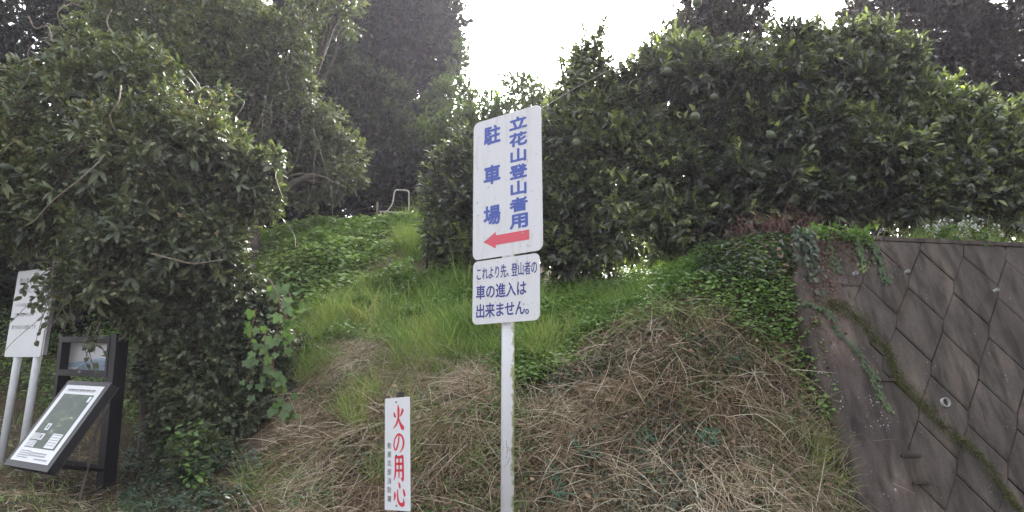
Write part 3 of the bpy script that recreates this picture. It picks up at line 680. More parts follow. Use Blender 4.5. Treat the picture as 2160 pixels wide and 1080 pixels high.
#PART3
# ------------------------------------------------------------------ old chair frame and rods on the slope
def gz(x, y): return float(H0(np.array([x]), np.array([y]))[0])
def ground_at(px, py, y0=4, y1=14):            # where the ray through a point of the picture meets the land
    ys = np.linspace(y0, y1, 400); a = P(px, py, 1.0) - [0, 0, EYE]; x = a[0] * ys; z = EYE + a[2] * ys
    d = H0(x, ys) - z; i = np.argmax(d > 0) if (d > 0).any() else np.argmax(d); return np.array([x[i], ys[i], H0(x[i:i+1], ys[i:i+1])[0]])
YC = ground_at(832, 462)[1] + .1
cb = P(830, 464, YC)
ch = empty('chair_frame', cb, 'bare rusty metal tube chair frame without seat at the top of the slope', 'chair frame')
f_ = lambda x, y, d=0: P(x, y, YC + d)
mb = MB(); mb.tube(spline([f_(806, 446), f_(815, 445.5), f_(821, 440), f_(828, 428), f_(831.5, 408), f_(834, 402), f_(839, 400.5), f_(856, 401.5), f_(861.5, 404), f_(862.5, 412), f_(862.3, 440, .05), f_(860.5, 447, .05), f_(855, 450, .02), f_(835, 448.5), f_(806, 446)], 5), .011, 8); mb.build('back_loop', G['galv'], ch, True)
for q in ((803, 446, 803, 470, 0), (858, 450, 859, 470, 0), (811, 446, 811, 472, .42), (862, 448, 862, 472, .42)):
    mb = MB(); mb.tube([f_(q[0], q[1], q[4]), f_(q[2], q[3], q[4])], .011, 8); mb.build('leg', G['galv'], ch, True)
mb = MB(); mb.tube([f_(800, 446), f_(858, 450)], .012, 8); mb.tube([f_(806, 447, .42), f_(862, 449, .42)], .011, 8); mb.tube([f_(801, 446.5), f_(808, 447, .42)], .011, 8); mb.tube([f_(800, 461), f_(858, 462)], .014, 8); mb.build('seat_rail', G['galv'], ch, True)
def stake(px0, py0, px1, py1, Y, r, m, label, n='garden_stake'):
    mb = MB(); b = P(px1, py1, Y); t_ = P(px0, py0, Y); mb.tube([b - (t_ - b) * .12, t_], r, 8); tag(mb.build(n, m, None, True), label, 'stake', 'stakes standing on the slope')
stake(822, 541, 803, 606, ground_at(803, 600)[1] - .05, .012, G['rod'], 'thin leaning metal rod in the grass left of the citrus trees')
stake(903, 474, 900, 580, ground_at(900, 575)[1] - .1, .016, G['stake'], 'upright dark stake against the leftmost citrus tree')
stake(796, 426, 795, 464, YC + .1, .018, G['stem'], 'short pale stake just left of the rusty chair frame')
mb = MB()
for dz in (0, 12):
    mb.tube(spline([P(650, 446 + dz * .5, YC + .6), P(720, 449 + dz, YC + .5), P(795, 436 + dz, YC + .1), P(880, 439 + dz, YC + .2)], 6), .004, 4)
tag(mb.build('fence_wire', G['rod']), 'two thin slack wires strung past the short pale stake behind the slope crest', 'wire')
# ------------------------------------------------------------------ ground cover
def scatter(n, poly, xr, yr, dens=None):
    out = []
    got = 0
    for _ in range(60):
        x = rng.uniform(*xr, n * 2); y = rng.uniform(*yr, n * 2); z = H0(x, y); q = np.stack([x, y, z], -1)
        k = inpoly(proj(q), poly)
        u = (x - WO[0]) * WU[0] + (y - WO[1]) * WU[1]; s = -((x - WO[0]) * WN[0] + (y - WO[1]) * WN[1])
        k &= ~((u > 0.0) & (s < .25))
        if dens is not None: k &= rng.random(len(k)) < dens(q)
        q = q[k]; nz = HN(q[:, 0], q[:, 1])[:, 2]; k = rng.random(len(q)) < np.clip(.33 / np.maximum(nz, .05), 0, 1)
        out.append(q[k]); got += k.sum()
        if got >= n: break
    q = np.concatenate(out)[:n]; return q, HN(q[:, 0], q[:, 1])
def blades(name, m, Q, D, Ln, Wd, bend, tint, side=None, seg=4, parent=None, wobble=0.0):
    n = len(Q); side = nrm(np.cross(D, rdir(n))) if side is None else side
    T = np.linspace(0, 1, seg + 1); V = []
    bx_ = rng.normal(0, 1, (n, 1)) * wobble
    perp = nrm(np.cross(D, side))
    for i, t_ in enumerate(T):
        c = Q + D * (Ln * t_)[:, None] + bend * (t_ ** 2) + perp * bx_ * np.sin(t_ * 3.1) * Ln[:, None]
        wd = (Wd * (1 - .9 * t_) * .5)[:, None]
        V += [c - side * wd, c + side * wd]
    V = np.stack(V, 1).reshape(-1, 3); k = 2 * (seg + 1); of = (np.arange(n) * k)[:, None, None]
    f = np.array([(2 * i, 2 * i + 1, 2 * i + 3, 2 * i + 2) for i in range(seg)])
    return np_mesh(name, V, [(f[None] + of).reshape(-1, 4)], m, parent, np.repeat(tint, k))
def stuff(o, label, cat): return tag(o, label, cat, None, 'stuff')
def straw(n, poly, xr, yr, label, ln=(.10, .38), lift=.25, dens=None, name='dry_grass', t0=.5):
    Q, N = scatter(n, poly, xr, yr, dens); n = len(Q)
    dn = nrm(np.stack([N[:, 0], N[:, 1], -(N[:, 0] ** 2 + N[:, 1] ** 2) / N[:, 2]], -1) + 1e-6)
    patch = noise2(Q[:, 0] * 1.3 + 7, Q[:, 1] * 1.3 + Q[:, 2]) * 6.28 * .9
    acr = np.cross(N, dn); ang = patch - 2.8 + rng.normal(0, 1.25, n)
    T = nrm(dn * np.cos(ang)[:, None] + acr * np.sin(ang)[:, None] + N * (lift * np.abs(rng.normal(0, 1, n)))[:, None])
    L = rng.uniform(*ln, n) * rng.uniform(.5, 1, n)
    bend = (np.array([0, 0, -1.]) * .35 + rdir(n) * .45) * L[:, None] * rng.uniform(.2, 1, n)[:, None]
    ti = t0 + (noise2(Q[:, 0] * 2, Q[:, 2] * 2 + 5) - .5) * .45 + rng.normal(0, .27, n)
    return stuff(blades(name, G['straw'], Q + N * .012 + N * rng.uniform(0, .05, n)[:, None], T, L, rng.uniform(.0022, .0055, n), bend, ti, wobble=.12), label, 'dry grass')
def turf(n, poly, xr, yr, label, ln=(.08, .25), m='grass', t0=.5, name='grass', dens=None, wd=(.004, .010), clump=0.6, cat='grass'):
    Q, N = scatter(n, poly, xr, yr, dens); n = len(Q)
    hd = rng.uniform(0, 6.28, n) * 1.0; h = np.stack([np.cos(hd), np.sin(hd) - .25, np.zeros(n)], -1)
    cl = noise2(Q[:, 0] * 4, Q[:, 1] * 4 + Q[:, 2] * 3); D = nrm(np.array([0, 0, 1.]) + N * .5 + h * rng.uniform(.1, .6, n)[:, None])
    L = rng.uniform(*ln, n) * (1 - clump + clump * 2 * cl) * (1 + .6 * (rng.random(n) < .08)); bend = (h * .5 + np.array([0, 0, -.35])) * L[:, None] * rng.uniform(.1, 1.1, n)[:, None]
    ti = t0 + (noise2(Q[:, 0] * 2.5 + 3, Q[:, 1] * 2.5) - .5) * .6 + (cl - .5) * .35 + rng.normal(0, .2, n)
    return stuff(blades(name, G[m], Q - N * .01, D, L, rng.uniform(*wd, n), bend, ti), label, cat)
def cover(n, poly, xr, yr, label, size=.05, m='weed', tp=T_OV, h=(.02, .15), t0=.45, name='ground_cover', dens=None, cat='ground cover', flat=.5, vt=.15, psc=1.8):
    Q, N = scatter(n, poly, xr, yr, dens); n = len(Q)
    hh = h[0] + (h[1] - h[0]) * rng.random(n) * (.3 + 1.4 * np.clip(noise2(Q[:, 0] * psc * 1.6 + 5, Q[:, 1] * psc * 1.6 + Q[:, 2] * 2), 0, 1) ** 1.3)
    az = rng.uniform(0, 6.28, n); D = nrm(np.stack([np.cos(az), np.sin(az), rng.normal(-.05, .35, n)], -1))
    Nl = nrm(N * flat + np.array([0, -.15, .7]) + rdir(n) * .45)
    ti = t0 + (noise2(Q[:, 0] * psc, Q[:, 1] * psc + Q[:, 2]) - .5) * .5 + rng.normal(0, vt, n)
    return stuff(leaf_mesh(name, G[m], tp, Q + N * hh[:, None] * .6 + np.array([0, 0, 1]) * hh[:, None] * .5, D, Nl, size * rng.uniform(.6, 1.3, n), ti), label, cat)
def spots(sc, th, ox=0, inv=False):
    def f(q):
        v = fbm(q[:, 0] * sc + ox, q[:, 1] * sc + q[:, 2] * sc * .8 + ox * 2)
        k = sst(th - .04, th + .04, v); return 1 - k if inv else k
    return f
DRY = [(430, 1300), (500, 1040), (590, 920), (650, 790), (660, 735), (790, 735), (930, 765), (1050, 800), (1130, 850), (1200, 760), (1300, 690), (1400, 645), (1500, 640), (1590, 690), (1660, 770), (1730, 860), (1790, 1000), (1830, 1300)]
straw(30000, DRY, (-2.6, 2.7), (3.7, 7.4), 'tangle of cut dry straw and stalks lying over the bank in front', lift=.25, t0=.42, ln=(.08, .34), dens=lambda q: .35 + .65 * spots(1.6, .44)(q))
straw(5500, DRY, (-2.6, 2.7), (3.7, 7.4), 'longer pale stalks lying loose on top of the bank straw', ln=(.25, .6), lift=.45, t0=.72, name='dry_stalks')
straw(6000, [(620, 760), (700, 700), (900, 720), (1060, 760), (1060, 830), (800, 800)], (-3, .5), (4.5, 8), 'drooping half-dry grass below the green grass patch', ln=(.15, .4), t0=.62, name='drooping_grass')
straw(9000, [(-700, 1300), (-700, 850), (0, 880), (60, 930), (270, 960), (420, 1040), (480, 1090), (480, 1300)], (-8, -1.6), (3.7, 9), 'short dry grass on the verge under the information stand', ln=(.05, .18), t0=.6, name='verge_straw')
turf(9000, [(-700, 1300), (-700, 800), (0, 820), (270, 820), (420, 900), (480, 1090), (480, 1300)], (-9, -1.6), (3.7, 10), 'short mixed grass on the verge around the notice board posts', ln=(.03, .11), t0=.42, name='verge_grass')
GR = [(640, 745), (625, 680), (700, 645), (790, 590), (830, 545), (880, 590), (1000, 565), (1130, 620), (1180, 660), (1150, 760), (1080, 815), (980, 780), (860, 745), (740, 730)]
turf(15000, GR, (-3.2, 1.2), (5.0, 9.4), 'bright green long grass on the slope behind the signs', ln=(.06, .17), t0=.42, wd=(.006, .013), clump=.75)
turf(1300, GR, (-3.2, 1.2), (5.0, 9.4), 'taller arching blades standing out of the bright green grass', ln=(.18, .34), t0=.55, wd=(.008, .015), clump=.6, name='tall_grass')
turf(9000, [(600, 900), (625, 680), (700, 645), (1130, 620), (1180, 660), (1190, 800), (1150, 950), (900, 900), (760, 930), (660, 860)], (-3.2, 1.2), (4.4, 9.4), 'thin ragged grass where the green patch breaks up into the straw', ln=(.07, .24), t0=.42, wd=(.004, .010), clump=.8, name='ragged_grass', dens=spots(2.0, .45, 6))
turf(5500, DRY, (-2.6, 2.7), (3.7, 7.4), 'scattered green grass blades growing up through the bank straw', ln=(.05, .2), t0=.4, wd=(.003, .008), clump=.8, name='bank_blades', dens=spots(1.5, .5, 9))
turf(7000, [(835, 540), (840, 490), (868, 455), (925, 440), (930, 500), (880, 560)], (-2.8, -.6), (8, 11), 'tall yellow-green grass tuft on the crest beside the citrus trees', ln=(.12, .32), t0=.66, name='crest_grass')
turf(9000, [(480, 500), (500, 445), (860, 445), (860, 490), (600, 510)], (-6, -1), (8, 13), 'low grass along the crest of the far slope', ln=(.05, .11), t0=.45, name='crest_turf')
turf(5000, [(1080, 830), (1090, 640), (1200, 600), (1350, 560), (1460, 560), (1350, 640), (1200, 740)], (-.2, 2.3), (4.8, 7.5), 'grass blades growing through the weeds left of the mound', ln=(.06, .2), t0=.45, name='bank_grass')
turf(4200, [(1830, 540), (1830, 480), (2500, 470), (2500, 560)], (2.4, 8), (5.4, 7.4), 'green grass fringe growing on top of the concrete wall', ln=(.06, .24), t0=.6, name='wall_top_grass')
KZ = [(500, 560), (500, 462), (880, 455), (860, 520), (815, 570), (790, 600), (700, 650), (640, 690), (600, 640)]
cover(15000, KZ, (-6.0, -1.0), (6.8, 11.5), 'thick broad-leaved creeper covering the far slope', .075, 'kudzu', T_OV, (.01, .15), .72, 'creeper_cover', dens=spots(1.1, .30))
turf(7000, KZ, (-6.0, -1.0), (6.8, 11.5), 'grass mixed into the creeper on the far slope', ln=(.06, .17), t0=.4, name='slope_grass')
straw(3500, [(520, 600), (540, 520), (640, 540), (640, 610), (580, 640), (760, 640), (800, 540), (850, 540), (830, 600), (700, 650)], (-5, -1), (6.8, 10), 'brown dead stems showing through the creeper on the far slope', ln=(.15, .45), lift=.7, t0=.42, name='dead_stems')
MG = [(1090, 840), (1085, 640), (1120, 610), (1300, 560), (1480, 490), (1560, 465), (1720, 480), (1705, 600), (1720, 700), (1760, 900), (1735, 900), (1680, 810), (1600, 735), (1500, 680), (1400, 675), (1290, 725), (1200, 800)]
cover(30000, MG, (-.2, 3.0), (4.6, 7.6), 'green small-leaved weeds covering the top of the mound by the wall', .036, 'weed', T_OV, (.01, .13), .58, 'weed_cover')
cover(13000, GR, (-3.2, 1.2), (5.0, 9.4), 'small weeds between the bright green grass', .045, 'weed', T_OV, (.02, .15), .5, 'weed_patch', dens=spots(1.5, .42))
cover(6000, [(1480, 600), (1475, 530), (1540, 478), (1640, 470), (1700, 490), (1690, 550), (1650, 610), (1570, 615)], (1.4, 3.0), (5.0, 7.0), 'dark reddish-tinted ivy mat covering the mound top beside the wall', .042, 'ivy', T_OV, (.04, .14), .46, 'ivy_mat', vt=.25)
cover(16000, DRY, (-2.6, 2.7), (3.7, 7.4), 'patches of dark small-leaved creeper among the straw', .028, 'ivy', T_OV, (.01, .06), .5, 'creeper_patch', dens=spots(1.9, .46, 4))
cover(15000, DRY, (-2.6, 2.7), (3.7, 7.4), 'small green weeds sprouting among the straw', .026, 'weed', T_OV, (.01, .06), .32, 'weed_sprouts', dens=spots(2.2, .46, 11))
cover(3500, [(1160, 850), (1190, 770), (1300, 690), (1400, 640), (1500, 640), (1420, 690), (1300, 770), (1220, 830)], (.1, 2.3), (4.4, 6.6), 'reddish and dark ivy along the crest of the mound', .034, 'ivy', T_OV, (.01, .07), .62, 'reddish_ivy', vt=.3)
cover(4200, DRY, (-2.6, 2.7), (3.7, 7.4), 'fallen brown leaves scattered in the straw', .035, 'dead', T_OV, (.01, .05), .5, 'dead_leaves')
cover(16000, [(-700, 960), (-700, 500), (120, 560), (300, 640), (430, 760), (470, 930), (440, 1090), (330, 1000), (270, 900), (0, 850)], (-9, -1.8), (4.5, 12), 'low dense weeds rising behind the information stand', .05, 'weed', T_OV, (.02, .35), .5, 'verge_weeds')
cover(5200, [(250, 1120), (270, 900), (330, 870), (470, 940), (560, 1000), (520, 1120)], (-4, -1.8), (4.5, 7), 'dark trailing ground creeper at the foot of the ivy thicket', .035, 'ivy', T_OV, (.01, .12), .4, 'foot_creeper')
cover(260, DRY, (-2.6, 2.7), (3.7, 7.4), 'larger curled tan leaves lying on the bank', .048, 'dead', T_OV, (.04, .10), .8, 'curled_leaves')
Qs, Ns = scatter(230, DRY, (-2.6, 2.7), (3.7, 7.4)); mb = MB()
for q_, n_2 in zip(Qs, Ns):
    d_ = rdir(1)[0]; d_ = d_ - n_2 * (d_ @ n_2) * .8; L_2 = rng.uniform(.08, .3); mb.tube(spline([q_ + n_2 * .02, q_ + d_ * L_2 * .5 + n_2 * rng.uniform(.02, .07), q_ + d_ * L_2 + n_2 * .03 + rng.normal(0, .02, 3)], 3), rng.uniform(.0015, .0035), 4)
stuff(mb.build('dark_twigs', G['bark'], None), 'broken dark twigs lying among the bank straw', 'twigs')
# fallen leaves on the cast end of the wall and moss in its joints
n = 700; t_ = rng.random(n); uu = rng.uniform(.02, .34, n) * (1 - .2 * t_); vv = rng.beta(1.2, 2.2, n) * 1.3
uu += np.array([band_u(v, be) for v in vv]); Q = np.array([WP(u, v, .024) for u, v in zip(uu, vv)])
stuff(leaf_mesh('wall_litter', G['dead'], T_OV, Q, nrm(rdir(n) + WV), nrm(WF + rdir(n) * .5), .028 * rng.uniform(.5, 1.3, n), .35 + rng.normal(0, .2, n)), 'brown dead leaves stuck on the cast end of the wall', 'dead leaves')
ml = [wall_uv(*q) for q in ((1735, 640), (1790, 660), (1825, 700), (1870, 745), (1890, 800), (1930, 840), (1985, 900), (2060, 960), (2110, 1030), (2150, 1080), (2230, 1180))]
ml = spline(np.array(ml), 12); n = 9000; k = rng.beta(1, 1.2, n) * (len(ml) - 2); i0 = k.astype(int); pq = ml[i0] + (ml[i0 + 1] - ml[i0]) * (k - i0)[:, None]
wdt = .012 + .035 * (noise2(k * .35, k * 0 + 3) > .35) * np.clip(1 - k / len(ml) * .7, .2, 1); pq = pq + rng.normal(0, 1, (n, 2)) * wdt[:, None] * (.3 + 1.3 * noise2(k * .8, k * 0 + 8)[:, None])
Q = np.array([WP(u, v, 0) for u, v in pq]) + WF * rng.uniform(.014, .030, n)[:, None]
stuff(leaf_mesh('moss', G['moss'], T_S, Q, nrm(WF * .8 + rdir(n)), rdir(n), .011 * rng.uniform(.5, 1.5, n), .45 + rng.normal(0, .25, n)), 'olive moss growing along the diagonal joint of the wall', 'moss')
mq_ = []
for pg in EDG:
    for i in range(len(pg)):
        p_, q_ = pg[i - 1], pg[i]; L_e = np.linalg.norm(q_ - p_)
        if L_e < .06 or rng.random() < .45: continue
        k_ = int(L_e * rng.choice([20, 90, 200])); t_ = rng.random((k_, 1)) ** rng.uniform(.6, 1.6); mq_.append(p_ + (q_ - p_) * t_ + rng.normal(0, .004, (k_, 2)))
mq_ = np.concatenate(mq_); n = len(mq_); Q = np.array([WP(u, v, 0) for u, v in mq_]) + WF * rng.uniform(-.002, .012, n)[:, None]
stuff(leaf_mesh('joint_moss', G['moss'], T_S, Q, nrm(WF + rdir(n)), rdir(n), .007 * rng.uniform(.5, 1.5, n), .15 + rng.normal(0, .18, n)), 'thin dark moss and dirt caught in the joints between the wall blocks', 'moss')
# ------------------------------------------------------------------ trailing creepers on the wall
def trail(pts, label, n, size, t0=.35, d=.03, yl=0):
    q = np.array([wall_uv(*p) for p in pts]); q = spline(q, 10); c = np.array([WP(u, v, d) for u, v in q])
    e = empty('trailing_creeper', c[0], label, 'creeper', 'creepers trailing over the concrete wall')
    mb = MB(); mb.tube(c, .003, 5); mb.build('stem', G['rod'], e)
    k = rng.random(n) * (len(c) - 1.01); i = k.astype(int); p = c[i] + (c[i + 1] - c[i]) * (k - i)[:, None] + (WU * rng.normal(0, .022, (n, 1)) + WF * rng.uniform(-.005, .02, (n, 1)))
    ti = t0 + yl * (k / len(c)) ** 3 + rng.normal(0, .1, n)
    leaf_mesh('leaves', G['grape'], T_OV, p, nrm(WV * .8 + WU * rng.normal(0, .7, (n, 1))), nrm(WF + rdir(n) * .4 + [0, 0, .4]), size * rng.uniform(.6, 1.2, n), ti, e)
trail([(1735, 497), (1750, 530), (1756, 560), (1763, 578)], 'short leafy creeper hanging from the wall top nearest the mound', 90, .032, .15)
trail([(1790, 495), (1806, 520), (1812, 545), (1818, 575)], 'yellowing creeper hanging beside the upper left drain pipe', 120, .032, .45, yl=.6)
trail([(1822, 500), (1842, 530), (1855, 565), (1866, 598)], 'rightmost creeper hanging in a tapering green strand from the wall top', 150, .036, .2)
trail([(1690, 640), (1740, 660), (1762, 700), (1800, 740), (1835, 790), (1850, 830), (1872, 870)], 'long creeper running down the cast end of the wall', 260, .030, .15, yl=.6)
n = 900; pts = np.array([P(1700 + 140 * a, 500, 5.6) for a in rng.random(n)]); Q = pts + np.stack([np.zeros(n), rng.uniform(-.06, .5, n), rng.uniform(-.04, .10, n)], -1)
e = empty('leafy_weed', P(1770, 500, 5.7), 'mound of bright green leaves spilling over the wall top above the left drain pipe', 'weed')
leaf_mesh('leaves', G['weed'], T_OV, Q, nrm(rdir(n) + [0, -.5, .2]), nrm(rdir(n) * .5 + [0, -.2, 1]), .048 * rng.uniform(.6, 1.3, n), .55 + rng.normal(0, .15, n), e)
# white-flowered weeds on the wall top
for j, (px0, py0, lab) in enumerate([(1995, 512, 'white-flowered weed on the wall top, left of two'), (2070, 514, 'white-flowered weed on the wall top, right of two')]):
    b0 = P(px0, py0, 5.95); b0[2] = WTOP - .02; e = empty('flowering_weed', b0, lab, 'weed', 'white-flowered weeds on the wall')
    mb = MB(); tips = []
    for i in range(16):
        tp_ = b0 + [rng.normal(0, .13), rng.normal(0, .08), rng.uniform(.08, .24)]; mb.tube(spline([b0 + [rng.normal(0, .06), rng.normal(0, .05), 0], (b0 + tp_) / 2 + rng.normal(0, .015, 3), tp_], 3), .002, 4); tips.append(tp_)
    mb.build('stem', G['stem'], e); tips = np.array(tips); n = 260; k = rng.integers(0, 16, n); t_ = rng.random((n, 1))
    leaf_mesh('leaves', G['weed'], T_OV, b0 + (tips[k] - b0) * t_ + rng.normal(0, .03, (n, 3)), rdir(n), nrm(rdir(n) + [0, 0, 1]), .04 * rng.uniform(.6, 1.2, n), .4 + rng.normal(0, .15, n), e)
    n = 130; k = rng.integers(0, 16, n); leaf_mesh('flowers', G['petal'], T_OV, tips[k] + rng.normal(0, .012, (n, 3)), rdir(n), rdir(n), .022 * rng.uniform(.7, 1.3, n), rng.random(n), e)
# red-stemmed shrub on the mound top
b0 = P(1640, 492, 6.0); e = empty('red_stemmed_weed', b0, 'leafless reddish weed standing on the ivy mat at the mound top', 'weed')
mb = MB(); tips = []
for i in range(70):
    r_ = rng.normal(0, .16); q0 = b0 + [r_ * 1.6, rng.normal(0, .08), -.02]; tp_ = q0 + [rng.normal(0, .07), rng.normal(0, .06), rng.uniform(.05, .25) * math.exp(-(r_ * 4) ** 2) + .05]
    mb.tube(spline([q0, (q0 + tp_) / 2 + rng.normal(0, .02, 3), tp_], 3), .0022, 4); tips.append(tp_)
mb.build('stem', G['redstem'], e); tips = np.array(tips); n = 420; k = rng.integers(0, 70, n)
leaf_mesh('leaves', G['red'], T_OV, tips[k] + rng.normal(0, .05, (n, 3)) - [0, 0, .05], rdir(n), rdir(n), .018 * rng.uniform(.6, 1.3, n), .4 + rng.normal(0, .25, n), e)
# fern sprays beside it
def fern(px, py, lab, size=.28, n=9, m='weed', Y0=4.5, Y1=12, t0=.6, name='fern'):
    b = ground_at(px, py, Y0, Y1); e = empty(name, b, lab, 'fern', 'ferns on the slope'); Ps = []; Ds = []; Ns = []; Sz = []; mb = MB()
    for i in range(n):
        az = rng.uniform(0, 6.28); h = np.array([math.cos(az), math.sin(az), 0]); L = size * rng.uniform(.7, 1.2); c = np.array([b + h * L * t_ * .8 + np.array([0, 0, L * (.9 * t_ - .75 * t_ * t_) + .03]) for t_ in np.linspace(0, 1, 14)])
        mb.tube(c, np.linspace(.003, .001, 14), 4); sd = np.array([-h[1], h[0], 0])
        for k in range(2, 14):
            for s_ in (-1, 1): Ps.append(c[k]); Ds.append(sd * s_ + h * .5 + [0, 0, .05]); Ns.append([0, 0, 1.]); Sz.append(L * .30 * (1.08 - k / 14))
    mb.build('stem', G['rod'], e); Ps = np.array(Ps); leaf_mesh('fronds', G[m], T_N, Ps, nrm(np.array(Ds)), nrm(np.array(Ns) + rdir(len(Ps)) * .2), np.array(Sz), t0 + rng.normal(0, .1, len(Ps)), e)
fern(1545, 505, 'fern spray at the left end of the ivy mat on the mound', .22)
fern(680, 478, 'fern at the left end of the far slope crest', .40); fern(770, 476, 'fern on the far slope crest just left of the rusty chair frame', .34); fern(845, 474, 'fern in front of the rusty chair frame', .34)
fern(690, 655, 'fern at the top left of the bright grass patch', .34)
# green netting scraps
for j, (px, py, lab) in enumerate([(1478, 930, 'green netting scrap in the straw at the middle of the mound'), (1350, 940, 'green netting scrap left of the middle of the mound'), (1170, 1010, 'green netting scrap low on the bank beside the sign pole'), (1545, 770, 'green netting scrap high on the right of the mound'), (1185, 1058, 'green netting scrap at the bottom edge beside the sign pole'), (1235, 960, 'green netting scrap between the pole and the mound')]):
    b = ground_at(px, py, 3.8, 7); mb = MB()
    for i in range(16):
        p0 = b + rng.normal(0, .035, 3) + [0, -.03, .02]; mb.tube(spline([p0, p0 + rng.normal(0, .03, 3), p0 + rng.normal(0, .05, 3)], 4), .0022, 4)
    tag(mb.build('netting_scrap', G['net']), lab, 'netting', 'green netting scraps on the bank')
# ------------------------------------------------------------------ trees and shrubs
def tree(name, lab, cat, lobes, base, n, per, size, m, tp=T_S, r=.08, group=None, **k):
    e = empty(name, base, lab, cat, group); trunk(base, lobes[:14], r, e); p = sprigs(lobes, n, per, size, G[m], tp, e, **k); return e, p
def basep(px, Y): x = P(px, 840, Y)[0]; return np.array([x, Y, gz(x, Y)])

lb = lobe
# far forest
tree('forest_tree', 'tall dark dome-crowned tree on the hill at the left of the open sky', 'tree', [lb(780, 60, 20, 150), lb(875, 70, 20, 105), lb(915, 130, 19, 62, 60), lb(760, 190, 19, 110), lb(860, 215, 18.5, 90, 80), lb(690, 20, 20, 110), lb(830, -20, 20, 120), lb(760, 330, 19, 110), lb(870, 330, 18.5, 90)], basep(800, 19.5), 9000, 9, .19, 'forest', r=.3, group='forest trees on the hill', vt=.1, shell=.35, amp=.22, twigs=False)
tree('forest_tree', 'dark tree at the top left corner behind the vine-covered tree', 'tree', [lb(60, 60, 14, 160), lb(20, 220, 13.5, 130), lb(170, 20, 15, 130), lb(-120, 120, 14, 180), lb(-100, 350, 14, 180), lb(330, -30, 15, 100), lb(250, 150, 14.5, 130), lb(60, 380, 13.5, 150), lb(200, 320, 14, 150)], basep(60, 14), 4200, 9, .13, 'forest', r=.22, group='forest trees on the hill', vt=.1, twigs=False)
tree('forest_tree', 'mid-green tree with paler leaf tips in front of the dark dome-crowned tree', 'tree', [lb(750, 215, 13.2, 75), lb(800, 290, 13, 75), lb(725, 300, 13, 70), lb(850, 370, 13, 75), lb(770, 380, 12.6, 80), lb(700, 200, 13.4, 60), lb(690, 120, 13.6, 60), lb(820, 210, 13.4, 45)], basep(770, 13.2), 2800, 9, .115, 'forest', r=.15, group='forest trees on the hill', base_t=.6, tp=T_CIT, twigs=False)
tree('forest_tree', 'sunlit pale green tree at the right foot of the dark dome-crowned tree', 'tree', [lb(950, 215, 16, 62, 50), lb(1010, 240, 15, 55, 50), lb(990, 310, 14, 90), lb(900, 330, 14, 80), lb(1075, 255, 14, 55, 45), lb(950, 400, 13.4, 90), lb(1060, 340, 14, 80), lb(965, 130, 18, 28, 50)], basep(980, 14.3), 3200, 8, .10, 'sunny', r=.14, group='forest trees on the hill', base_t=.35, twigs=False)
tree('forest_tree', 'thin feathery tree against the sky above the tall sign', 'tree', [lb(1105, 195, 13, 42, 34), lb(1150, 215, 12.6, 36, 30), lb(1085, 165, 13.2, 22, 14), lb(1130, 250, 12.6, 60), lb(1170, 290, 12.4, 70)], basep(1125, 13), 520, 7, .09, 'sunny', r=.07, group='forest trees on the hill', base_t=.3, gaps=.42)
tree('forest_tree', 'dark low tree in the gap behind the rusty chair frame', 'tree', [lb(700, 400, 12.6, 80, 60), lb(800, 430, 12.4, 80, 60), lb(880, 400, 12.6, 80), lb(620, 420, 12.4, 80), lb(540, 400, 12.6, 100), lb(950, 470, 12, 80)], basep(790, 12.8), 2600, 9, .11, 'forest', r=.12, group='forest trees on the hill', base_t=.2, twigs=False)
tree('forest_tree', 'tall purplish dark tree rising behind the citrus trees at the right', 'tree', [lb(2000, 70, 11, 120), lb(2090, 150, 11, 120), lb(1915, 150, 11.2, 80), lb(2120, 0, 11, 150), lb(1860, 25, 11.4, 75), lb(2160, 230, 10.6, 90), lb(2260, 100, 11, 160), lb(1960, -60, 11.4, 150), lb(2040, 250, 10.8, 90), lb(2300, 300, 10.8, 150)], basep(2060, 11.2), 6000, 9, .11, 'dusk', r=.2, group='forest trees on the hill', gaps=.36, gf=2.4, amp=.4, out=20)
tree('forest_tree', 'tall tree whose top shows above the citrus trees right of the open sky', 'tree', [lb(1500, 20, 10, 75), lb(1580, 15, 10, 55, 75), lb(1450, 70, 9.8, 45, 35), lb(1540, 90, 9.6, 90), lb(1470, 140, 9.6, 80)], basep(1540, 10), 1800, 8, .085, 'dusk', r=.1, group='forest trees on the hill', gaps=.45, gf=2.6, amp=.5, out=24)
for i, (px, Y, py, rr_, lab) in enumerate([(1250, 13, 420, 100, 'dark bush behind the citrus trees, just right of the tall sign'), (1430, 12.6, 440, 100, 'dark bush behind the middle of the citrus trees'), (1620, 12.4, 420, 110, 'dark bush behind the citrus trees above the ivy mat'), (1820, 12.2, 400, 120, 'dark bush behind the right citrus trees'), (2060, 12, 380, 140, 'dark bush behind the citrus trees at the right edge'), (2330, 12, 350, 160, 'dark bush beyond the right edge of the citrus trees')]):
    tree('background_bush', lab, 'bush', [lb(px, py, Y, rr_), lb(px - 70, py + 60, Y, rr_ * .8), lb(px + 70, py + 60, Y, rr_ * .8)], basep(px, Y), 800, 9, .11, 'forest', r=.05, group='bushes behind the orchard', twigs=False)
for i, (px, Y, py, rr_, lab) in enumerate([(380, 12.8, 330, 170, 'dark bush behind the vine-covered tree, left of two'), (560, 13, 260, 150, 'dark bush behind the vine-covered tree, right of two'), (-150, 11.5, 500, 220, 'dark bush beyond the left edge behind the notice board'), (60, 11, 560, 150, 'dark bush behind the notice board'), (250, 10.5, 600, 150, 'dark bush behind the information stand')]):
    tree('background_bush', lab, 'bush', [lb(px, py, Y, rr_), lb(px - 90, py + 80, Y, rr_ * .9), lb(px + 90, py + 80, Y, rr_ * .9)], basep(px, Y), 1500, 9, .10, 'forest', r=.06, group='bushes behind the left trees', twigs=False)
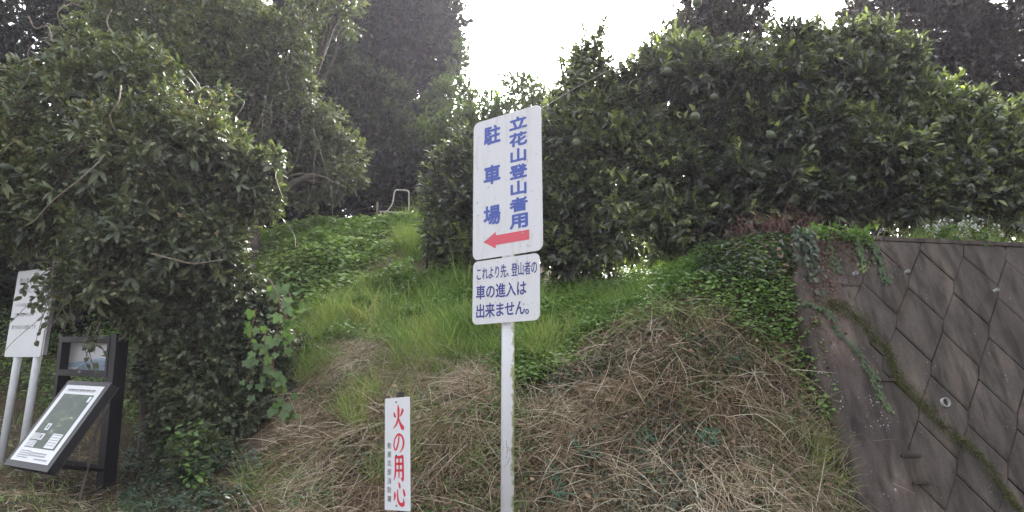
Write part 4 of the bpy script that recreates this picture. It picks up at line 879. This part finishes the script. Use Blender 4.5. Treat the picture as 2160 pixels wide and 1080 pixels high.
for (px, py, Y, rr_, lab) in [(1290, 520, 10.6, 55, 'sunlit pale bush glimpsed under the citrus trees just right of the tall sign'), (1400, 515, 10.4, 60, 'sunlit pale bush glimpsed under the citrus trees left of the ivy mat'), (1500, 500, 10.2, 50, 'sunlit pale bush glimpsed under the citrus trees above the ivy mat')]:
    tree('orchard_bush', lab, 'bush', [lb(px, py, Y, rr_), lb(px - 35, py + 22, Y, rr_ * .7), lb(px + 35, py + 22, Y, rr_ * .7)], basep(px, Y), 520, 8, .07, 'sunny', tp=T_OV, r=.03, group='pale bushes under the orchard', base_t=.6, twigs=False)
# vine-covered tree, middle left
vt_l = [lb(300, 60, 9.6, 150), lb(470, 70, 9.5, 150), lb(590, 110, 9.5, 105), lb(560, 250, 9.8, 150), lb(670, 330, 10, 95), lb(725, 350, 10, 62, 75), lb(640, 395, 10, 75, 55), lb(420, 200, 9.2, 150), lb(630, 40, 9.8, 65), lb(500, 360, 9.8, 120), lb(450, -40, 9.8, 110), lb(330, 320, 9.2, 140), lb(720, 20, 10, 40, 50)]
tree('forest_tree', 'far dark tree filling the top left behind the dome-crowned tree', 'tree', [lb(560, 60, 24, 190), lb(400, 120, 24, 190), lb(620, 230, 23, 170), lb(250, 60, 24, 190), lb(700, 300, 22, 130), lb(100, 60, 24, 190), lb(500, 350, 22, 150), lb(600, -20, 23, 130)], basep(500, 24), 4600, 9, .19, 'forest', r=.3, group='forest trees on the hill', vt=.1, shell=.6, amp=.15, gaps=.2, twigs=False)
e, p = tree('vine_covered_tree', 'broad tree draped in small-leaved vines left of the far slope', 'tree', vt_l, basep(500, 9.4), 11500, 8, .062, 'small', tp=T_OV, r=.16, base_t=.5, tipbright=.35, droop=.25, gaps=.30, amp=.4, out=40)
mb = MB()
for i in range(20):
    x0, y0 = rng.uniform(260, 700), rng.uniform(-20, 330); Y = 8.9 + rng.uniform(-.2, .5); pts = [P(x0, y0, Y)]
    for k in range(rng.integers(3, 6)): pts.append(pts[-1] + [rng.normal(0, .12), rng.normal(-.02, .05), -rng.uniform(.15, .4)])
    mb.tube(spline(pts, 5), .0045, 5)
mb.build('hanging_stems', G['stem'], e, True)
# citrus orchard
def citrus(lab, lobes, base, n, fruit, **k):
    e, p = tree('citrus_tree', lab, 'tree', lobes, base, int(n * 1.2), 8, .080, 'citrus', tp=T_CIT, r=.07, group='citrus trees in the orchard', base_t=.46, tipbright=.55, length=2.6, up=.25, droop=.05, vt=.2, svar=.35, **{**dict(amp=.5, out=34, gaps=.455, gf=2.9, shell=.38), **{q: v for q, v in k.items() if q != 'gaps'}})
    for (px, py, Y, rad) in fruit:
        bm_ = MB(); c = P(px, py, Y); V = []; Fq = []; na, nb = 14, 9
        for j in range(nb + 1):
            th = math.pi * j / nb
            for i in range(na): ph = 2 * math.pi * i / na; V.append(c + rad * np.array([math.sin(th) * math.cos(ph), math.sin(th) * math.sin(ph), math.cos(th) * .92]))
        Fq = [(j * na + i, j * na + (i + 1) % na, (j + 1) * na + (i + 1) % na, (j + 1) * na + i) for j in range(nb) for i in range(na)]
        bm_.add(V, Fq); bm_.tube([c + [0, 0, rad * .85], c + [.01, 0, rad * 1.5]], .003, 5); bm_.build('fruit', G['fruit'], e, True)
    return e
citrus('leftmost citrus tree, low and bushy beside the dark stake left of the tall sign', [lb(965, 355, 8.6, 42), lb(930, 400, 8.5, 30, 40), lb(1010, 430, 8.3, 80), lb(1060, 360, 8.3, 75), lb(955, 510, 8.3, 55, 52), lb(1050, 530, 8.0, 70), lb(945, 450, 8.4, 42), lb(978, 305, 8.6, 16, 24)], basep(990, 8.5), 2400, [(1085, 520, 7.5, .045)], amp=.25, out=6)
citrus('citrus tree right of the tall sign reaching up with a thin sprig against the sky', [lb(1200, 330, 7.5, 95), lb(1180, 440, 7.3, 105), lb(1220, 530, 7.2, 80, 55), lb(1285, 260, 7.3, 75), lb(1195, 250, 7.6, 45), lb(1240, 145, 7.5, 30, 38), lb(1215, 185, 7.4, 28), lb(1255, 85, 7.6, 12, 20), lb(1180, 118, 7.5, 8, 8), lb(1290, 205, 7.3, 40), lb(1110, 500, 7.4, 70)], basep(1200, 7.6), 3400, [(1216, 302, 6.85, .050), (1203, 155, 7.1, .045), (1242, 130, 7.1, .045), (1228, 160, 7.1, .040)])
citrus('large citrus tree in the middle of the orchard with green fruit', [lb(1330, 340, 7.2, 110), lb(1395, 225, 7.2, 92), lb(1470, 170, 7.2, 80), lb(1455, 370, 7, 130), lb(1350, 480, 7, 100, 70), lb(1480, 480, 6.9, 110, 60), lb(1555, 200, 7, 115), lb(1345, 165, 7.3, 45, 30), lb(1410, 110, 7.4, 30, 28), lb(1560, 330, 6.9, 100)], basep(1430, 7.3), 4700, [(1466, 246, 6.35, .052), (1409, 150, 6.6, .045), (1505, 205, 6.4, .042), (1470, 5, 7.4, .06), (1625, 285, 6.3, .045)], gaps=.40)
citrus('citrus tree directly behind the ivy mat and the left end of the wall', [lb(1620, 300, 6.9, 105), lb(1610, 430, 6.8, 95, 70), lb(1720, 190, 7.2, 115), lb(1700, 330, 6.9, 110), lb(1720, 430, 6.8, 85, 60), lb(1690, 120, 7.4, 50), lb(1790, 120, 7.4, 75), lb(1640, 190, 7.0, 90)], basep(1680, 7.2), 4300, [(1800, 55, 7.2, .045), (1750, 110, 6.7, .042), (1797, 378, 6.3, .04)], gaps=.33)
citrus('citrus tree behind the wall with a pale sunlit top', [lb(1830, 240, 7.2, 100), lb(1850, 380, 7, 105, 90), lb(1950, 420, 6.9, 85, 75), lb(1960, 270, 7, 85, 70), lb(1800, 330, 7, 90), lb(1870, 160, 7.3, 80), lb(2010, 250, 7.1, 60)], basep(1880, 7.4), 4000, [(1883, 142, 6.7, .04), (2110, 253, 6.4, .045)], gaps=.3)
citrus('rightmost citrus tree at the right edge of the picture', [lb(2060, 320, 6.9, 90), lb(2100, 420, 6.8, 100, 75), lb(2180, 350, 6.8, 110), lb(2030, 400, 6.8, 70), lb(2260, 440, 6.8, 100), lb(2240, 300, 7, 100)], basep(2120, 7.2), 3600, [(2093, 322, 6.2, .045)], gaps=.3)
# big-leaved shrub, left
sh_l = [lb(120, 240, 6.5, 140), lb(280, 190, 6.4, 120), lb(60, 380, 6.2, 140), lb(250, 350, 6.0, 170), lb(420, 320, 6.2, 125), lb(490, 410, 6.2, 75), lb(120, 462, 6.2, 105, 72), lb(300, 500, 6.0, 150, 120), lb(420, 530, 6.1, 105, 90), lb(240, 600, 6.0, 95, 70), lb(-80, 300, 6.4, 150), lb(-60, 450, 6.3, 105), lb(180, 120, 6.5, 70, 60), lb(540, 350, 6.3, 42), lb(552, 430, 6.3, 30)]
b_s = basep(330, 6.9); e = empty('large_leaved_shrub', b_s, 'huge overhanging evergreen shrub with long leaves in rosettes at the left', 'shrub'); trunk(b_s, sh_l[:6], .09, e)
sprigs(sh_l, 1050, 9, .130, G['loquat'], T_LOQ, e, spread=1.0, length=.9, whorl=True, up=.35, tipbright=.15, base_t=.5, name='rosette_leaves', shell=.28, gaps=.3)
e = empty('climbing_vine', b_s + [.1, -.1, 0], 'small-leaved climbing vine with curling pale tendrils smothering the large-leaved shrub', 'vine')
sprigs(sh_l, 15000, 8, .046, G['small'], T_OV, e, length=3.0, base_t=.5, droop=.12, name='leaves', shell=.42, gaps=.36, amp=.42, tipbright=.55, vt=.22, out=90)
L_ = np.array(sh_l); mb = MB()
for i in range(46):
    l = L_[rng.integers(0, len(L_))]; d = rdir(1)[0]; d[1] = -abs(d[1]); d[2] = abs(d[2]) * .8; c = l[:3] + nrm(d) * l[3:6] * 1.02; pts = [c]; v = rdir(1)[0] * .13
    for k in range(rng.integers(3, 7)): v = v * .8 + rng.normal(0, .07, 3) + [0, 0, -.01]; pts.append(pts[-1] + v)
    mb.tube(spline(pts, 5), rng.uniform(.0022, .005), 5)
for pts in ([(70, 470, 5.05), (110, 425, 5.0), (160, 385, 5.0), (200, 350, 5.05), (222, 325, 5.1)], [(320, 535, 5.1), (370, 548, 5.0), (410, 556, 5.0), (470, 548, 5.1)], [(245, 280, 5.3), (232, 245, 5.2), (250, 215, 5.2), (255, 180, 5.3)], [(400, 150, 5.5), (422, 190, 5.4), (380, 198, 5.4), (350, 205, 5.4)], [(130, 60, 5.8), (122, 25, 5.7), (150, 8, 5.8), (165, 12, 5.8)], [(235, 70, 5.8), (225, 45, 5.8), (235, 20, 5.8)], [(60, 35, 5.8), (75, 60, 5.8), (100, 55, 5.7), (110, 90, 5.7)]):
    mb.tube(spline([P(*q) for q in pts], 6), .006, 6)
mb.build('tendrils', G['stem'], e, True)
# leafy twigs hanging over the notice board and the glazed box
def hang(p0, p1, lab, n, size=.062):
    a, b = P(*p0), P(*p1); e = empty('hanging_branch', a, lab, 'branch', 'leafy branches hanging over the boards'); mb = MB(); P_ = []; D_ = []
    for i in range(7):
        q = a + (b - a) * rng.uniform(.6, 1.05) + rng.normal(0, .09, 3) * [1, .5, .8]; c = spline([a + rng.normal(0, .05, 3), (a + q) / 2 + rng.normal(0, .05, 3), q], 6); mb.tube(c, np.linspace(.005, .002, len(c)), 5)
        for k in range(n): j = int(len(c) * (.3 + .7 * rng.random())) - 1; P_.append(c[j]); D_.append(rdir(1)[0] + [0, 0, -.5])
    mb.build('stem', G['rod'], e); P_ = np.array(P_); leaf_mesh('leaves', G['loquat'], T_OV, P_, nrm(np.array(D_)), nrm(rdir(len(P_)) + [0, 0, .6]), size * rng.uniform(.6, 1.2, len(P_)), .45 + rng.normal(0, .15, len(P_)), e)
hang((118, 560, 5.75), (78, 665, 5.45), 'leafy branch hanging across the front of the white notice board', 17)
hang((190, 700, 5.7), (205, 770, 5.75), 'browned leafy branch hanging in front of the glazed box', 5)
hang((130, 600, 5.8), (95, 730, 5.5), 'lowest leafy branch reaching the notice board bottom corner', 4)
# ivy thicket under the shrub
th_l = [lb(350, 650, 6.3, 100), lb(470, 640, 6.3, 100), lb(545, 650, 6.5, 50, 65), lb(540, 740, 6.4, 85), lb(440, 780, 6.3, 110), lb(560, 820, 6.4, 70, 60), lb(390, 890, 6.3, 75, 90), lb(470, 890, 6.2, 80, 80), lb(430, 980, 5.9, 80, 60), lb(620, 760, 6.8, 35, 60), lb(465, 570, 6.4, 65), lb(350, 780, 6.6, 60, 80)]
b_t = basep(480, 6.6); e = empty('ivy_thicket', b_t, 'dark ivy-smothered thicket spilling down the bank below the large-leaved shrub', 'shrub'); trunk(b_t, th_l[:10], .05, e)
sprigs(th_l, 7200, 8, .043, G['small'], T_OV, e, length=2.2, base_t=.34, droop=.35, tipbright=.3, gaps=.30, vt=.13)
e = empty('lobed_leaf_vine', P(600, 620, 5.9), 'broad lobed-leaf vine hanging down the right side of the ivy thicket', 'vine'); mb = MB(); Ps = []
for pts in ([(570, 590), (590, 640), (585, 700), (575, 760), (585, 810), (592, 850)], [(540, 650), (530, 710), (535, 770), (520, 800)], [(600, 600), (615, 640), (600, 680), (598, 720)], [(560, 700), (560, 750), (590, 800), (600, 850), (620, 870)]):
    c = spline([P(x, y, 5.82 + .15 * rng.random()) for x, y in pts], 6); mb.tube(c, .004, 5); Ps += [q for q in c[::2]] + [q for q in c[1::3]]
mb.build('stem', G['redstem'], e, True); Ps = np.array(Ps); n = len(Ps); Ps = Ps + rng.normal(0, .05, (n, 3)) * [1, .4, 1]
leaf_mesh('leaves', G['grape'], T_LOB, Ps, nrm(rdir(n) * .6 + [0, -.2, -1]), nrm(rdir(n) * .35 + [.2, -1, .35]), .10 * rng.uniform(.6, 1.25, n), .45 + rng.normal(0, .18, n), e)

# ------------------------------------------------------------------ thin volume added to imitate the veil of lens flare
hm = bpy.data.materials.new('flare_volume'); hm.use_nodes = True; hn = hm.node_tree.nodes; hn.clear()
vo = hn.new('ShaderNodeVolumePrincipled'); vo.inputs['Density'].default_value = .0012; vo.inputs['Color'].default_value = (.88, .84, 1.0, 1); vo.inputs['Anisotropy'].default_value = .4
oo = hn.new('ShaderNodeOutputMaterial'); hm.node_tree.links.new(vo.outputs[0], oo.inputs['Volume'])
mb = MB(); mb.box((0, 75, 10), (175, 0, 0), (0, 170, 0), (0, 0, 12.5)); tag(mb.build('flare_veil', hm), 'thin purplish volume added in place of lens flare over the view', 'flare_veil', None, 'stuff')

# ivy and soil spilling over the wall's top left corner
n = 230; u_ = rng.uniform(-.12, .07, n); v_ = rng.beta(1, 2, n) * .6 - .05; Q = np.array([WP(a, b, .02) for a, b in zip(u_, v_)]) + WF * rng.uniform(0, .07, n)[:, None]
e = empty('ivy_clump', WP(0, .1, .03), 'dark ivy clump hanging over the left top corner of the concrete wall', 'ivy')
leaf_mesh('leaves', G['ivy'], T_OV, Q, nrm(WV + rdir(n) * .8), nrm(WF + rdir(n) * .5 + [0, 0, .5]), .05 * rng.uniform(.5, 1.2, n), .42 + rng.normal(0, .18, n), e)
n = 1400; u_ = rng.beta(1, 2, n) * .9; v_ = rng.beta(1, 3, n) * .6 - .02; Q = np.array([WP(a, b, .026) for a, b in zip(u_, v_)])
stuff(leaf_mesh('wall_soil_crumbs', G['dead'], T_S, Q, nrm(rdir(n) + WV), nrm(WF + rdir(n)), .016 * rng.uniform(.5, 1.6, n), .2 + rng.normal(0, .15, n)), 'brown soil crumbs washed over the top left of the wall', 'soil')
